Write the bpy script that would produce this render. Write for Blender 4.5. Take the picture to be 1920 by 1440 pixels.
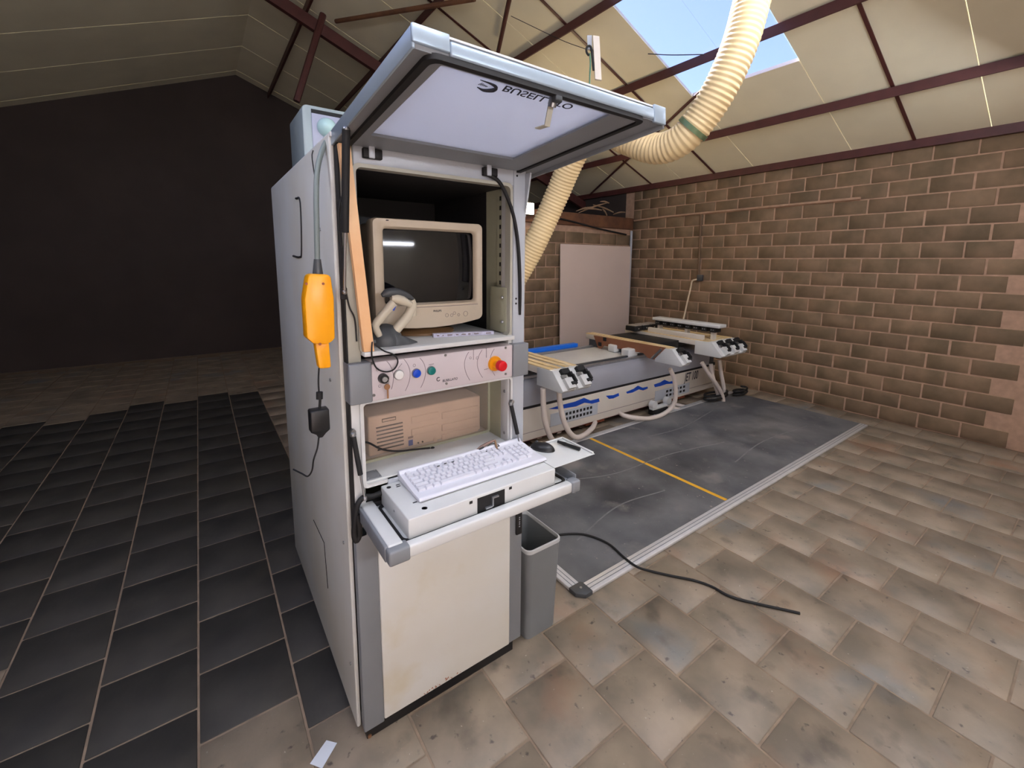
import bpy, bmesh, math, random
from mathutils import Vector, Matrix
random.seed(7)
for o in list(bpy.data.objects): bpy.data.objects.remove(o, do_unlink=True)
COL = bpy.context.scene.collection
SC = bpy.context.scene
# ------------------------------------------------------------------ camera
F, CX, CY = 820.0, 960.0, 608.0                       # focal length and principal point in 1920x1440 pixels
R = Matrix(((0.81446415, 0.07576411, -0.57524599),
            (-0.58016733, 0.11890345, -0.80577158),
            (0.00735017, 0.990011, 0.14079845)))
CAM = Vector((-0.31354, -1.22, 1.5067))
cd = bpy.data.cameras.new('camera'); co = bpy.data.objects.new('camera', cd); COL.objects.link(co)
cd.sensor_fit = 'HORIZONTAL'; cd.sensor_width = 36.0
cd.lens = F / 1920 * 36.0
cd.shift_y = -(720 - CY) / 1920
cd.clip_start = 0.05; cd.clip_end = 100
co.matrix_world = Matrix.Translation(CAM) @ R.to_4x4()
SC.camera = co
# ------------------------------------------------------------------ sky and exposure
w = bpy.data.worlds.new('world'); SC.world = w; w.use_nodes = True
nt = w.node_tree; nt.nodes.clear()
sky = nt.nodes.new('ShaderNodeTexSky'); sky.sky_type = 'NISHITA'; sky.sun_disc = False
sky.sun_elevation = math.radians(50); sky.sun_rotation = math.radians(0); sky.air_density = 1.0; sky.dust_density = 0.6
bg = nt.nodes.new('ShaderNodeBackground'); bg.inputs['Strength'].default_value = 0.125
wo = nt.nodes.new('ShaderNodeOutputWorld')
nt.links.new(sky.outputs[0], bg.inputs[0]); nt.links.new(bg.outputs[0], wo.inputs[0])
sl_ = bpy.data.lights.new('sun', 'SUN'); sl_.energy = 14.0; sl_.color = (1.0, .97, .92); sl_.angle = math.radians(1.2)
so_ = bpy.data.objects.new('sun', sl_); COL.objects.link(so_); so_.location = (0, 8, 10); so_.rotation_euler = (math.radians(-40), 0, 0)
SC.view_settings.view_transform = 'Standard'; SC.view_settings.look = 'None'
SC.view_settings.gamma = 1.0; SC.view_settings.use_curve_mapping = False
SC.view_settings.exposure = 1.45
TUBE = 54.0                                           # brightness of the fluorescent tubes built below

# ------------------------------------------------------------------ pixel -> point on a known plane
def ray(u, v): return R @ Vector((u - CX, CY - v, -F))
def P(u, v, X=None, Y=None, Z=None, D=None):
    r = ray(u, v)
    if X is not None: t = (X - CAM.x) / r.x
    elif Y is not None: t = (Y - CAM.y) / r.y
    elif Z is not None: t = (Z - CAM.z) / r.z
    else: t = D / F
    return CAM + t * r
# ------------------------------------------------------------------ materials
def lin(c): return tuple((x / 255 / 12.92 if x / 255 <= .04045 else ((x / 255 + .055) / 1.055) ** 2.4) for x in c)
MATS = {}
def M(name, rgb, rough=.5, metal=0, var=0.0, scale=8, bump=0.0, rnd=0.0, rgb2=None, spec=.5, detail=4, coord='Object', bscale=None, marks=()):
    if name in MATS: return MATS[name]
    m = bpy.data.materials.new(name); m.use_nodes = True
    n = m.node_tree; b = n.nodes['Principled BSDF']
    b.inputs['Roughness'].default_value = rough; b.inputs['Metallic'].default_value = metal
    b.inputs['Specular IOR Level'].default_value = spec
    c = lin(rgb); m.diffuse_color = (*c, 1)
    col = None
    if var or rgb2 or rnd or bump:
        tc = n.nodes.new('ShaderNodeTexCoord')
        nz = n.nodes.new('ShaderNodeTexNoise'); nz.inputs['Scale'].default_value = scale; nz.inputs['Detail'].default_value = detail
        vec = tc.outputs['Object'] if coord != 'World' else n.nodes.new('ShaderNodeNewGeometry').outputs['Position']
        n.links.new(vec, nz.inputs['Vector'])
    if var or rgb2 or rnd:
        mx = n.nodes.new('ShaderNodeMix'); mx.data_type = 'RGBA'
        c2 = lin(rgb2) if rgb2 else tuple(x * (1 - var) for x in c)
        mx.inputs['A'].default_value = (*c, 1); mx.inputs['B'].default_value = (*c2, 1)
        rp = n.nodes.new('ShaderNodeMapRange'); rp.inputs['From Min'].default_value = .35; rp.inputs['From Max'].default_value = .65
        n.links.new(nz.outputs['Fac'], rp.inputs['Value']); n.links.new(rp.outputs[0], mx.inputs['Factor'])
        col = mx.outputs['Result']
        for (ms_, lo, hi, mc_, seed) in marks:              # stains, dust and specks with shapes of their own
            nm = n.nodes.new('ShaderNodeTexNoise'); nm.noise_dimensions = '4D'; nm.inputs['W'].default_value = seed
            nm.inputs['Scale'].default_value = ms_; nm.inputs['Detail'].default_value = 5; n.links.new(vec, nm.inputs['Vector'])
            rm = n.nodes.new('ShaderNodeMapRange'); rm.inputs['From Min'].default_value = lo; rm.inputs['From Max'].default_value = hi
            mm = n.nodes.new('ShaderNodeMix'); mm.data_type = 'RGBA'; mm.inputs['B'].default_value = (*lin(mc_), 1)
            n.links.new(nm.outputs['Fac'], rm.inputs['Value']); n.links.new(rm.outputs[0], mm.inputs['Factor']); n.links.new(col, mm.inputs['A']); col = mm.outputs['Result']
        if rnd:
            oi = n.nodes.new('ShaderNodeObjectInfo'); hs = n.nodes.new('ShaderNodeHueSaturation')
            r2 = n.nodes.new('ShaderNodeMapRange'); r2.inputs['To Min'].default_value = 1 - rnd; r2.inputs['To Max'].default_value = 1 + rnd
            n.links.new(oi.outputs['Random'], r2.inputs['Value']); n.links.new(r2.outputs[0], hs.inputs['Value'])
            n.links.new(col, hs.inputs['Color']); col = hs.outputs['Color']
        n.links.new(col, b.inputs['Base Color'])
    else: b.inputs['Base Color'].default_value = (*c, 1)
    if bump:
        bp = n.nodes.new('ShaderNodeBump'); bp.inputs['Strength'].default_value = bump; bp.inputs['Distance'].default_value = .004
        n2 = n.nodes.new('ShaderNodeTexNoise'); n2.inputs['Scale'].default_value = bscale or scale * 6; n2.inputs['Detail'].default_value = 6
        n.links.new(vec, n2.inputs['Vector'])
        n.links.new(n2.outputs['Fac'], bp.inputs['Height']); n.links.new(bp.outputs[0], b.inputs['Normal'])
    MATS[name] = m; return m
def EMIT(name, rgb, s):
    m = bpy.data.materials.new(name); m.use_nodes = True; n = m.node_tree; b = n.nodes['Principled BSDF']
    b.inputs['Base Color'].default_value = (*lin(rgb), 1); b.inputs['Emission Color'].default_value = (*lin(rgb), 1)
    b.inputs['Emission Strength'].default_value = s; return m
def CLEAR(name, tint, transp, rough=.1, trans_diff=None):
    """thin clear or frosted sheet: transparent + a glossy reflection (+ translucent white for frosted)"""
    m = bpy.data.materials.new(name); m.use_nodes = True; n = m.node_tree; n.nodes.clear()
    out = n.nodes.new('ShaderNodeOutputMaterial'); tr = n.nodes.new('ShaderNodeBsdfTransparent'); tr.inputs[0].default_value = (*lin(tint), 1)
    pb = n.nodes.new('ShaderNodeBsdfPrincipled'); pb.inputs['Base Color'].default_value = (*lin(trans_diff or tint), 1); pb.inputs['Roughness'].default_value = rough
    body = pb.outputs[0]
    if trans_diff:
        tl = n.nodes.new('ShaderNodeBsdfTranslucent'); tl.inputs[0].default_value = (*lin(trans_diff), 1)
        a = n.nodes.new('ShaderNodeMixShader'); a.inputs[0].default_value = .55
        n.links.new(pb.outputs[0], a.inputs[1]); n.links.new(tl.outputs[0], a.inputs[2]); body = a.outputs[0]
    mx = n.nodes.new('ShaderNodeMixShader'); mx.inputs[0].default_value = transp
    n.links.new(body, mx.inputs[1]); n.links.new(tr.outputs[0], mx.inputs[2]); n.links.new(mx.outputs[0], out.inputs[0])
    return m

m_white = M('painted_white_steel', (206, 207, 205), .38, var=.06, scale=5)
m_side = M('painted_side_steel', (208, 209, 205), .4, var=.1, scale=3, rgb2=(200, 197, 186))
m_cream = M('painted_cream_door', (219, 219, 214), .42, scale=2.6, rgb2=(214, 211, 200), marks=((3.2, .58, .76, (202, 190, 156), 6.6), (70, .72, .78, (140, 120, 100), 2.4)))
m_frame = M('painted_frame', (170, 168, 154), .42, var=.08, scale=6)
m_greenish = M('painted_green_grey', (170, 170, 146), .45, var=.12, scale=7)
m_grey = M('grey_powder_coat', (126, 129, 133), .45, var=.06, scale=9)
m_lgrey = M('light_grey_metal', (176, 181, 188), .35, var=.05, scale=9)
m_panel = M('control_panel_film', (196, 186, 188), .4, var=.03, scale=12)
m_dark = M('dark_grey_plastic', (66, 69, 72), .45, var=.08, scale=14)
m_black = M('black_plastic', (20, 20, 22), .38)
m_rubber = M('black_rubber', (17, 16, 17), .7)
m_interior = M('dark_cabinet_interior', (34, 33, 34), .6, var=.15, scale=6)  # dark tone standing in for the shade inside the bays
m_beige = M('beige_computer_plastic', (196, 182, 160), .45, var=.06, scale=10)
m_pc = M('aged_computer_plastic', (212, 200, 188), .5, var=.06, scale=10)
m_screen = M('crt_glass', (12, 12, 15), .07, spec=.6)
m_yellow = M('yellow_plastic', (250, 168, 8), .32, var=.05, scale=8)
m_alu = M('brushed_aluminium', (188, 190, 194), .32, metal=.85, var=.08, scale=30)
m_edge = M('satin_edge_rail', (208, 206, 204), .38, metal=.25, var=.08, scale=20)
m_steel = M('steel', (150, 150, 150), .3, metal=.9)
m_brass = M('brass', (170, 128, 96), .35, metal=.7)
m_red = M('red_plastic', (206, 8, 28), .3)
m_blue = M('blue_plastic', (0, 66, 190), .3)
m_green = M('green_plastic', (0, 110, 104), .3)
m_wbtn = M('white_button', (222, 222, 218), .35)
m_orange = M('yellow_collar', (226, 146, 6), .35)
m_ink = M('dark_ink', (40, 42, 52), .6)
m_ink2 = M('grey_ink', (128, 116, 120), .6)
m_key = M('key_plastic', (214, 214, 222), .42)
m_pine = M('pine_wood', (234, 190, 142), .5, scale=4, rgb2=(222, 164, 108), detail=8)
m_ply = M('plywood_strip', (222, 200, 160), .5, scale=9, rgb2=(206, 176, 122))
m_beam = M('old_timber', (116, 78, 52), .75, scale=7, rgb2=(88, 56, 40), bump=.3)
m_offcut = M('dry_offcut', (150, 122, 96), .8, var=.3, scale=12)
m_tile = M('clay_floor_tile', (150, 134, 115), .5, scale=5.0, rgb2=(118, 107, 92), rnd=.07, marks=((2.2, .58, .72, (108, 112, 112), 3.1), (3.0, .56, .74, (140, 110, 88), 9.7), (34, .64, .72, (78, 68, 60), 1.3), (9, .58, .74, (98, 88, 76), 8.3), (60, .68, .74, (190, 180, 164), 5.5)), bump=.25, detail=8, coord='World')
m_dtile = M('dark_floor_tile', (58, 55, 50), .7, scale=5, rgb2=(44, 42, 39), rnd=.1, bump=.25, detail=8, coord='World')  # darker tone for the tiles left of the cabinet
m_grout = M('sandy_grout', (146, 126, 106), .85, var=.25, scale=20)
m_block = M('brown_block', (132, 108, 84), .85, scale=5, rgb2=(106, 89, 67), rnd=.14, bump=.5, detail=8, coord='World')
m_mortar = M('mortar', (178, 144, 120), .9, var=.2, scale=18)
m_roof = M('roof_lining_board', (234, 226, 198), .7, var=.08, scale=2)
m_purlin = M('red_oxide_steel', (82, 42, 38), .5, var=.2, scale=9)
m_dwall = M('dark_cladding', (60, 50, 46), .85, var=.2, scale=2)
m_fwall = M('pale_wall_paint', (206, 192, 170), .8, var=.1, scale=2)
m_hosem = M('cream_hose', (226, 200, 150), .5, var=.05, scale=6)
m_whose = M('white_vacuum_hose', (214, 202, 192), .42, var=.05, scale=12)
m_mat = M('rubber_mat', (80, 81, 84), .75, scale=2.6, rgb2=(116, 115, 114), bump=.3, detail=9, bscale=120, coord='World', marks=((1.6, .50, .70, (54, 54, 57), 2.2), (3.4, .60, .74, (138, 132, 126), 7.7), (40, .66, .74, (150, 142, 134), 4.1)))
m_yline = M('yellow_stripe', (236, 178, 44), .6, var=.12, scale=15)
m_bedp = M('warm_grey_panel', (206, 198, 186), .45, var=.05, scale=5)
m_cowl = M('grey_cowl', (158, 160, 168), .3, metal=.15, var=.05, scale=6)
m_decal = M('blue_decal', (10, 66, 168), .45)
m_strip = M('bright_blue_strip', (20, 112, 226), .4)
m_brownp = M('brown_laminate', (140, 90, 62), .5, var=.12, scale=8)
m_bin = M('grey_bin_plastic', (118, 121, 123), .42, var=.05, scale=6)
m_rim = M('light_bin_rim', (190, 192, 192), .4)
m_board = M('pinkish_white_board', (216, 196, 184), .55, var=.04, scale=2)
m_paper = M('paper', (214, 220, 228), .8)
m_scan = M('scanner_cream', (196, 188, 168), .42)
m_conduit = M('grey_green_conduit', (112, 122, 120), .45)
m_glass = CLEAR('tinted_acrylic', (250, 243, 237), .92, .06)
m_lidpane = CLEAR('frosted_lid_window', (225, 228, 236), .22, .18, (222, 224, 232))
m_sky = CLEAR('skylight_sheet', (240, 240, 255), .93, .25)
m_hood = M('pale_hood', (160, 174, 176), .35, var=.05, scale=6)
m_hoodp = M('pale_lilac_panel', (168, 172, 190), .4)
m_dome = M('pale_green_dome', (186, 220, 218), .2)
m_rust = M('rust', (150, 84, 58), .8)

# ------------------------------------------------------------------ geometry helpers
def link(o, parent=None):
    COL.objects.link(o)
    if parent is not None:
        o.parent = parent
        L = Vector((0, 0, 0)); q = parent
        while q is not None: L = L + q.location; q = q.parent
        o.matrix_parent_inverse = Matrix.Translation(-L) if parent.parent is None else Matrix.Identity(4)
        if parent.parent is not None: o.matrix_parent_inverse = Matrix.Translation(-parent_world(parent))
    return o
def parent_world(o):
    # parts are built in world coordinates, so a part's own origin stays at the world origin
    return Vector(o.get('_org', (0, 0, 0)))
def thing(name, label, cat, loc=(0, 0, 0), group=None):
    e = bpy.data.objects.new(name, None); COL.objects.link(e); e.location = loc; e.empty_display_size = .05
    e['label'] = label; e['category'] = cat
    if group: e['group'] = group
    return e
def tag(o, label, cat, group=None):
    o['label'] = label; o['category'] = cat
    if group: o['group'] = group
    return o
def struct(o): o['kind'] = 'structure'; return o
def mesh(name, verts, faces, mat, parent=None, smooth=False):
    me = bpy.data.meshes.new(name); me.from_pydata([tuple(v) for v in verts], [], faces)
    bm = bmesh.new(); bm.from_mesh(me); bmesh.ops.recalc_face_normals(bm, faces=bm.faces); bm.to_mesh(me); bm.free()
    me.materials.append(mat)
    if smooth:
        for p in me.polygons: p.use_smooth = True
    o = bpy.data.objects.new(name, me); return link(o, parent)
def autosmooth(o, ang=40):
    me = o.data
    for p in me.polygons: p.use_smooth = True
    bm = bmesh.new(); bm.from_mesh(me)
    for e in bm.edges:
        if len(e.link_faces) == 2 and e.calc_face_angle(0) > math.radians(ang): e.smooth = False
    bm.to_mesh(me); bm.free(); return o
def bevel(me, w, seg=2):
    bm = bmesh.new(); bm.from_mesh(me)
    es = [e for e in bm.edges if len(e.link_faces) == 2 and e.calc_face_angle(0) > .5]
    bmesh.ops.bevel(bm, geom=es, offset=w, segments=seg, affect='EDGES', profile=.5, clamp_overlap=True)
    bm.to_mesh(me); bm.free()
def box(name, mat, parent, x0, x1, y0, y1, z0, z1, bev=0, seg=2):
    v = [(x, y, z) for z in (z0, z1) for y in (y0, y1) for x in (x0, x1)]
    f = [(0, 2, 3, 1), (4, 5, 7, 6), (0, 1, 5, 4), (2, 6, 7, 3), (0, 4, 6, 2), (1, 3, 7, 5)]
    o = mesh(name, v, f, mat, parent)
    if bev: bevel(o.data, bev, seg); autosmooth(o, 50)
    return o
def prism(name, mat, parent, pts, axis, a0, a1, bev=0, smooth=False):
    """pts: 2-D outline in the two other axes (in x,y,z order), extruded along axis from a0 to a1"""
    n = len(pts)
    def mk(p, a):
        return (a, p[0], p[1]) if axis == 'x' else (p[0], a, p[1]) if axis == 'y' else (p[0], p[1], a)
    v = [mk(p, a0) for p in pts] + [mk(p, a1) for p in pts]
    f = [tuple(range(n)), tuple(range(2 * n - 1, n - 1, -1))] + [(i, (i + 1) % n, n + (i + 1) % n, n + i) for i in range(n)]
    o = mesh(name, v, f, mat, parent)
    if bev: bevel(o.data, bev, 2)
    if smooth or bev: autosmooth(o, 35)
    return o
def slab(name, mat, parent, quad, thick):
    """a plate: outline points (any plane) pushed along its normal by thick"""
    q = [Vector(p) for p in quad]; nrm = (q[1] - q[0]).cross(q[2] - q[0]).normalized() * thick; n = len(q)
    v = q + [p + nrm for p in q]
    f = [tuple(range(n)), tuple(range(2 * n - 1, n - 1, -1))] + [(i, (i + 1) % n, n + (i + 1) % n, n + i) for i in range(n)]
    return mesh(name, v, f, mat, parent)
def rr(x0, x1, z0, z1, r, n=5):
    p = []
    for cx, cz, a0 in ((x1 - r, z1 - r, 0), (x0 + r, z1 - r, 90), (x0 + r, z0 + r, 180), (x1 - r, z0 + r, 270)):
        for i in range(n + 1):
            a = math.radians(a0 + 90 * i / n); p.append((cx + r * math.cos(a), cz + r * math.sin(a)))
    return p
def loft(name, mat, parent, rings, cap=True, smooth=True, ang=45):
    n = len(rings[0]); v = [p for r in rings for p in r]; f = []
    for k in range(len(rings) - 1):
        for i in range(n): f.append((k * n + i, k * n + (i + 1) % n, (k + 1) * n + (i + 1) % n, (k + 1) * n + i))
    if cap: f += [tuple(range(n)), tuple(range(len(v) - 1, len(v) - 1 - n, -1))]
    o = mesh(name, v, f, mat, parent)
    return autosmooth(o, ang) if smooth else o
def ring_plate(name, mat, parent, outer, inner, axis, a0, a1):
    """a flat frame: outline minus inner outline (same count), extruded"""
    n = len(outer)
    def mk(p, a): return (a, p[0], p[1]) if axis == 'x' else (p[0], a, p[1]) if axis == 'y' else (p[0], p[1], a)
    v = [mk(p, a) for a in (a0, a1) for q in (outer, inner) for p in q]; f = []
    for i in range(n):
        j = (i + 1) % n
        f += [(i, j, n + j, n + i), (2 * n + i, 3 * n + i, 3 * n + j, 2 * n + j), (i, 2 * n + i, 2 * n + j, j), (n + i, n + j, 3 * n + j, 3 * n + i)]
    return autosmooth(mesh(name, v, f, mat, parent), 40)
def spline(pts, sub=6):
    pts = [Vector(p) for p in pts]
    if len(pts) < 3: return pts
    ext = [2 * pts[0] - pts[1]] + pts + [2 * pts[-1] - pts[-2]]; out = []
    for i in range(1, len(ext) - 2):
        a, b, c, d = ext[i - 1:i + 3]
        for k in range(sub):
            t = k / sub
            out.append(.5 * ((2 * b) + (c - a) * t + (2 * a - 5 * b + 4 * c - d) * t * t + (3 * b - 3 * c + d - a) * t ** 3))
    return out + [pts[-1]]
def frames(path):
    T = []
    for i in range(len(path)):
        a = path[max(i - 1, 0)]; b = path[min(i + 1, len(path) - 1)]; T.append((b - a).normalized())
    u = T[0].orthogonal().normalized(); fr = []
    for i, t in enumerate(T):
        u = (u - t * u.dot(t)).normalized(); fr.append((u, t.cross(u)))
    return fr
def tube(name, mat, parent, pts, r, seg=10, sub=6, radii=None):
    path = spline(pts, sub); fr = frames(path); rings = []
    N = len(path)
    for i, (p, (u, w_)) in enumerate(zip(path, fr)):
        rad = r if radii is None else radii[min(int(i / (N - 1) * (len(radii) - 1)), len(radii) - 2)] * (1 - (i / (N - 1) * (len(radii) - 1)) % 1) + radii[min(int(i / (N - 1) * (len(radii) - 1)) + 1, len(radii) - 1)] * ((i / (N - 1) * (len(radii) - 1)) % 1) if i < N - 1 else (r if radii is None else radii[-1])
        rings.append([p + rad * (math.cos(2 * math.pi * k / seg) * u + math.sin(2 * math.pi * k / seg) * w_) for k in range(seg)])
    return loft(name, mat, parent, rings, True, True, 60)
def cyl(name, mat, parent, p0, p1, r0, r1=None, seg=20, bev=0):
    p0, p1 = Vector(p0), Vector(p1); r1 = r0 if r1 is None else r1
    t = (p1 - p0).normalized(); u = t.orthogonal().normalized(); w_ = t.cross(u)
    rg = lambda p, r: [p + r * (math.cos(2 * math.pi * k / seg) * u + math.sin(2 * math.pi * k / seg) * w_) for k in range(seg)]
    rings = [rg(p0, r0), rg(p1, r1)] if not bev else [rg(p0, r0), rg(p1 - t * bev, r1), rg(p1 - t * bev * .3, r1 - bev * .3), rg(p1, r1 - bev)]
    return loft(name, mat, parent, rings, True, True, 40)
def ellips(name, mat, parent, c, rx, ry, rz, rot=None, seg=20, rings=10, zmin=-1.0):
    v = []; f = []
    Rm = Matrix.Identity(3) if rot is None else rot
    for i in range(rings + 1):
        s = zmin + (1 - zmin) * i / rings; s = math.sin(math.asin(zmin) + (math.pi / 2 - math.asin(zmin)) * i / rings); q = math.sqrt(max(0, 1 - s * s))
        for k in range(seg):
            a = 2 * math.pi * k / seg
            v.append(Vector(c) + Rm @ Vector((rx * q * math.cos(a), ry * q * math.sin(a), rz * s)))
    for i in range(rings):
        for k in range(seg): f.append((i * seg + k, i * seg + (k + 1) % seg, (i + 1) * seg + (k + 1) % seg, (i + 1) * seg + k))
    f.append(tuple(range(seg)))
    o = mesh(name, v, f, mat, parent)
    bm = bmesh.new(); bm.from_mesh(o.data); bmesh.ops.remove_doubles(bm, verts=bm.verts, dist=1e-5); bm.to_mesh(o.data); bm.free()
    return autosmooth(o, 50)
def text(name, mat, parent, s, org, right, up, h, shear=0, sx=1.0, align='LEFT', depth=.0006, bold=.018):
    c = bpy.data.curves.new(name, 'FONT'); c.body = s; c.size = 1; c.shear = shear; c.align_x = align; c.extrude = 0; c.offset = bold
    t = bpy.data.objects.new('tmp', c); COL.objects.link(t)
    dg = bpy.context.evaluated_depsgraph_get(); me = bpy.data.meshes.new_from_object(t.evaluated_get(dg))
    bpy.data.objects.remove(t, do_unlink=True); bpy.data.curves.remove(c)
    r_, u_ = Vector(right).normalized(), Vector(up).normalized(); n_ = r_.cross(u_)
    for v in me.vertices: v.co = Vector(org) + r_ * v.co.x * h * sx + u_ * v.co.y * h + n_ * depth
    me.materials.clear(); me.materials.append(mat); me.name = name
    o = bpy.data.objects.new(name, me); return link(o, parent)
def shared(name, me, parent, loc, rot=(0, 0, 0)):
    o = bpy.data.objects.new(name, me); COL.objects.link(o); o.parent = parent; o.location = loc; o.rotation_euler = rot; return o
def unit_box(name, mat, x, y, z, bev, seg=1):
    o = box(name, mat, None, -x / 2, x / 2, -y / 2, y / 2, -z / 2, z / 2, bev, seg); me = o.data; bpy.data.objects.remove(o); return me

# ================================================================== STRUCTURE
# ---- floor: clay tiles in columns, every second column shifted by half a tile
floor = struct(box('floor', m_grout, None, -2.6, 5.2, -3.6, 7.3, -.12, -.004))
TS = .2875
tiles = []
c = 0
for i in range(-11, 17):
    x = .4375 + TS * i + TS / 2
    for j in range(-13, 26):
        y = (-.137 if i % 2 == 0 else .008) + .29 * j + .145
        if -2.5 < x < 5.0 and -3.5 < y < (3.1 if x > 1.5 else 7.1): tiles.append((x, y))
def seen(x, y):
    q = R.transposed() @ (Vector((x, y, 0)) - CAM)
    if q.z > -.15: return 1e3
    u, v = CX + F * q.x / -q.z, CY - F * q.y / -q.z
    pen = 0 if (-100 < u < 2020 and -100 < v < 1560) else 50
    if 1.1 < x < 4.2 and .2 < y < 1.2: pen += 20        # under the mat
    if .1 < x < .55 and .1 < y < 1: pen += 20           # under the cabinet
    return pen + (Vector((x, y, 0)) - CAM).length
tiles.sort(key=lambda t: seen(*t))
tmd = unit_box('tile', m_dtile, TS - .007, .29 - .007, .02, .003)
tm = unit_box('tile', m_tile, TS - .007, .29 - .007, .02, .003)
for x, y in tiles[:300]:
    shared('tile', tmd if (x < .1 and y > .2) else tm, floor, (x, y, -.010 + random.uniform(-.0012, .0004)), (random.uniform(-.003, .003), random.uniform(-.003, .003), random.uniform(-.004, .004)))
vs, fs = [], []
for x, y in tiles[300:]:
    b0 = len(vs)
    for z in (-.02, 0):
        vs += [(x - .14, y - .141, z), (x + .14, y - .141, z), (x + .14, y + .141, z), (x - .14, y + .141, z)]
    fs += [tuple(b0 + k for k in q) for q in ((0, 3, 2, 1), (4, 5, 6, 7), (0, 1, 5, 4), (1, 2, 6, 5), (2, 3, 7, 6), (3, 0, 4, 7))]
far = mesh('tile', vs, fs, m_tile, floor); far['kind'] = 'stuff'

# ---- partition wall behind the machine: blocks with recessed joints
YB, XR = 3.2, 5.05
wb = struct(box('wall_back', m_mortar, None, 1.6, XR, YB + .003, YB + .14, 0, 2.0))
bl, bh = .335, .1577
me_b = unit_box('block', m_block, bl - .013, .03, bh - .011, .004); me_h = unit_box('block', m_block, bl / 2 - .013, .03, bh - .011, .004)
for k in range(0, 12):
    z = .0285 + bh * (k + .5)
    if z + bh / 2 > 2.0: break
    off = 0 if k % 2 else bl / 2
    x = XR - off
    if off: shared('block', me_h, wb, (XR - bl / 4, YB + .015, z))
    while x - bl > 1.6:
        shared('block', me_b, wb, (x - bl / 2, YB + .015 + random.uniform(-.003, .002), z), (0, random.uniform(-.006, .006), 0)); x -= bl
# ---- right-hand wall
wr = struct(box('wall_right', m_mortar, None, XR + .003, XR + .2, -3.6, YB + .14, 0, 2.56))
struct(box('wall_beyond', m_dwall, None, XR + .003, XR + .2, YB + .14, 7.35, 0, 2.56))
bl2, bh2 = .285, .1425
me_b2 = unit_box('block', m_block, .03, bl2 - .012, bh2 - .010, .004); me_h2 = unit_box('block', m_block, .03, bl2 / 2 - .012, bh2 - .010, .004)
for k in range(0, 18):
    z = bh2 * (k + .5); y = YB - .01; off = k % 2
    if off: shared('block', me_h2, wr, (XR + .015, y - bl2 / 4, z)); y -= bl2 / 2
    while y - bl2 > -.9:
        shared('block', me_b2, wr, (XR + .015 + random.uniform(-.003, .002), y - bl2 / 2, z), (random.uniform(-.006, .006), 0, 0)); y -= bl2
# ---- walls at the far end and on the left, plain dark cladding
struct(prism('wall_gable', m_dwall, None, [(-2.75, -.1), (5.25, -.1), (5.25, 2.53), (.4, 4.40), (-2.75, 3.18)], 'y', 7.3, 7.4))
struct(box('wall_left', m_dwall, None, -2.75, -2.6, -3.7, 7.4, -.1, 3.24))
struct(prism('wall_front', m_fwall, None, [(-2.75, -.1), (5.25, -.1), (5.25, 2.53), (.4, 4.40), (-2.75, 3.18)], 'y', -3.75, -3.6))
# ---- roof: boards on purlins, clear sheets let in daylight
TA = math.tan(math.radians(21)); ZE = 2.6; XRIDGE = .4
def rz(x): return ZE + TA * (XR - x) if x >= XRIDGE else ZE + TA * (XR - XRIDGE) - TA * (XRIDGE - x)
ceil = struct(bpy.data.objects.new('ceiling', None)); COL.objects.link(ceil)
def sheet(x0, x1, y0, y1, mat=None, name='roof_board'):
    t = .03 if mat is None else .008
    return prism(name, mat or m_roof, ceil, [(x0, rz(x0) + .002), (x1, rz(x1) + .002), (x1, rz(x1) + t), (x0, rz(x0) + t)], 'y', y0, y1)
SW = .47; y = 1.45 - SW * 11
k = -11
while y < 7.2:
    k += 1; y0, y1 = y + (.003 if k % 2 else 0), y + SW - (0 if k % 2 else .003)
    clear = .5 < y0 < 1.4
    if clear:
        sheet(XRIDGE, 1.6, y0, y1); sheet(1.6, 3.72, y0, y1, m_sky, 'skylight_pane'); sheet(3.72, 5.3, y0, y1)
    else: sheet(XRIDGE, 5.3, y0, y1)
    if -2.9 < y0 < 1.9: sheet(-2.2, -.4, y0, y1, m_sky, 'skylight_pane'); sheet(-2.7, -2.2, y0, y1); sheet(-.4, XRIDGE, y0, y1)  # left-slope panes, unseen, added to bring more light into the room
    else: sheet(-2.7, XRIDGE, y0, y1)
    y += SW
for yb in [1.92 + SW * q for q in range(-12, 12)]:                 # thin brown cover strips on every second joint
    if round((yb - 1.92) / SW) % 2 == 0 and yb < 3 and not .6 < yb < 1.4:
        prism('cover_strip', m_purlin, ceil, [(XRIDGE, rz(XRIDGE) - .008), (5.3, rz(5.3) - .008), (5.3, rz(5.3) + .001), (XRIDGE, rz(XRIDGE) + .001)], 'y', yb - .012, yb + .012)
def purlin(x, h=.075, wd=.055, y0=-3.6, y1=7.3):
    z = rz(x) - .008
    prism('purlin', m_purlin, ceil, [(x - wd / 2, z - h), (x - wd / 2 + .014, z - h), (x - wd / 2 + .014, z - .014), (x + wd / 2, z - .014), (x + wd / 2, z), (x - wd / 2, z)], 'y', y0, y1)
for x in (.85, 1.67, 2.5, 3.32, 4.27): purlin(x)
box('eaves_beam', m_purlin, ceil, XR - .05, XR + .2, -3.6, 7.3, 2.545, 2.62)
def strut(name, a, b, r=.02): return cyl(name, m_purlin, ceil, a, b, r, seg=8)
def onroof(u, v, drop=.05):
    n_ = Vector((TA, 0, 1)); d_ = ZE - drop + TA * XR; r_ = ray(u, v); t_ = (d_ - n_.dot(CAM)) / n_.dot(r_); return CAM + t_ * r_
a, b = onroof(1318, 167, .02), onroof(1105, 366, .02); strut('wind_brace', a, b, .014)
a, b = onroof(630, 40, .1), onroof(890, -2, .1); cyl('wind_brace', m_beam, ceil, a, b, .022, seg=8)
a, b = onroof(957, -10, .1), onroof(934, 97, .1); strut('wind_brace', a, b, .02)
rf = 4.2                                                          # a truss across the roof
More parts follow.
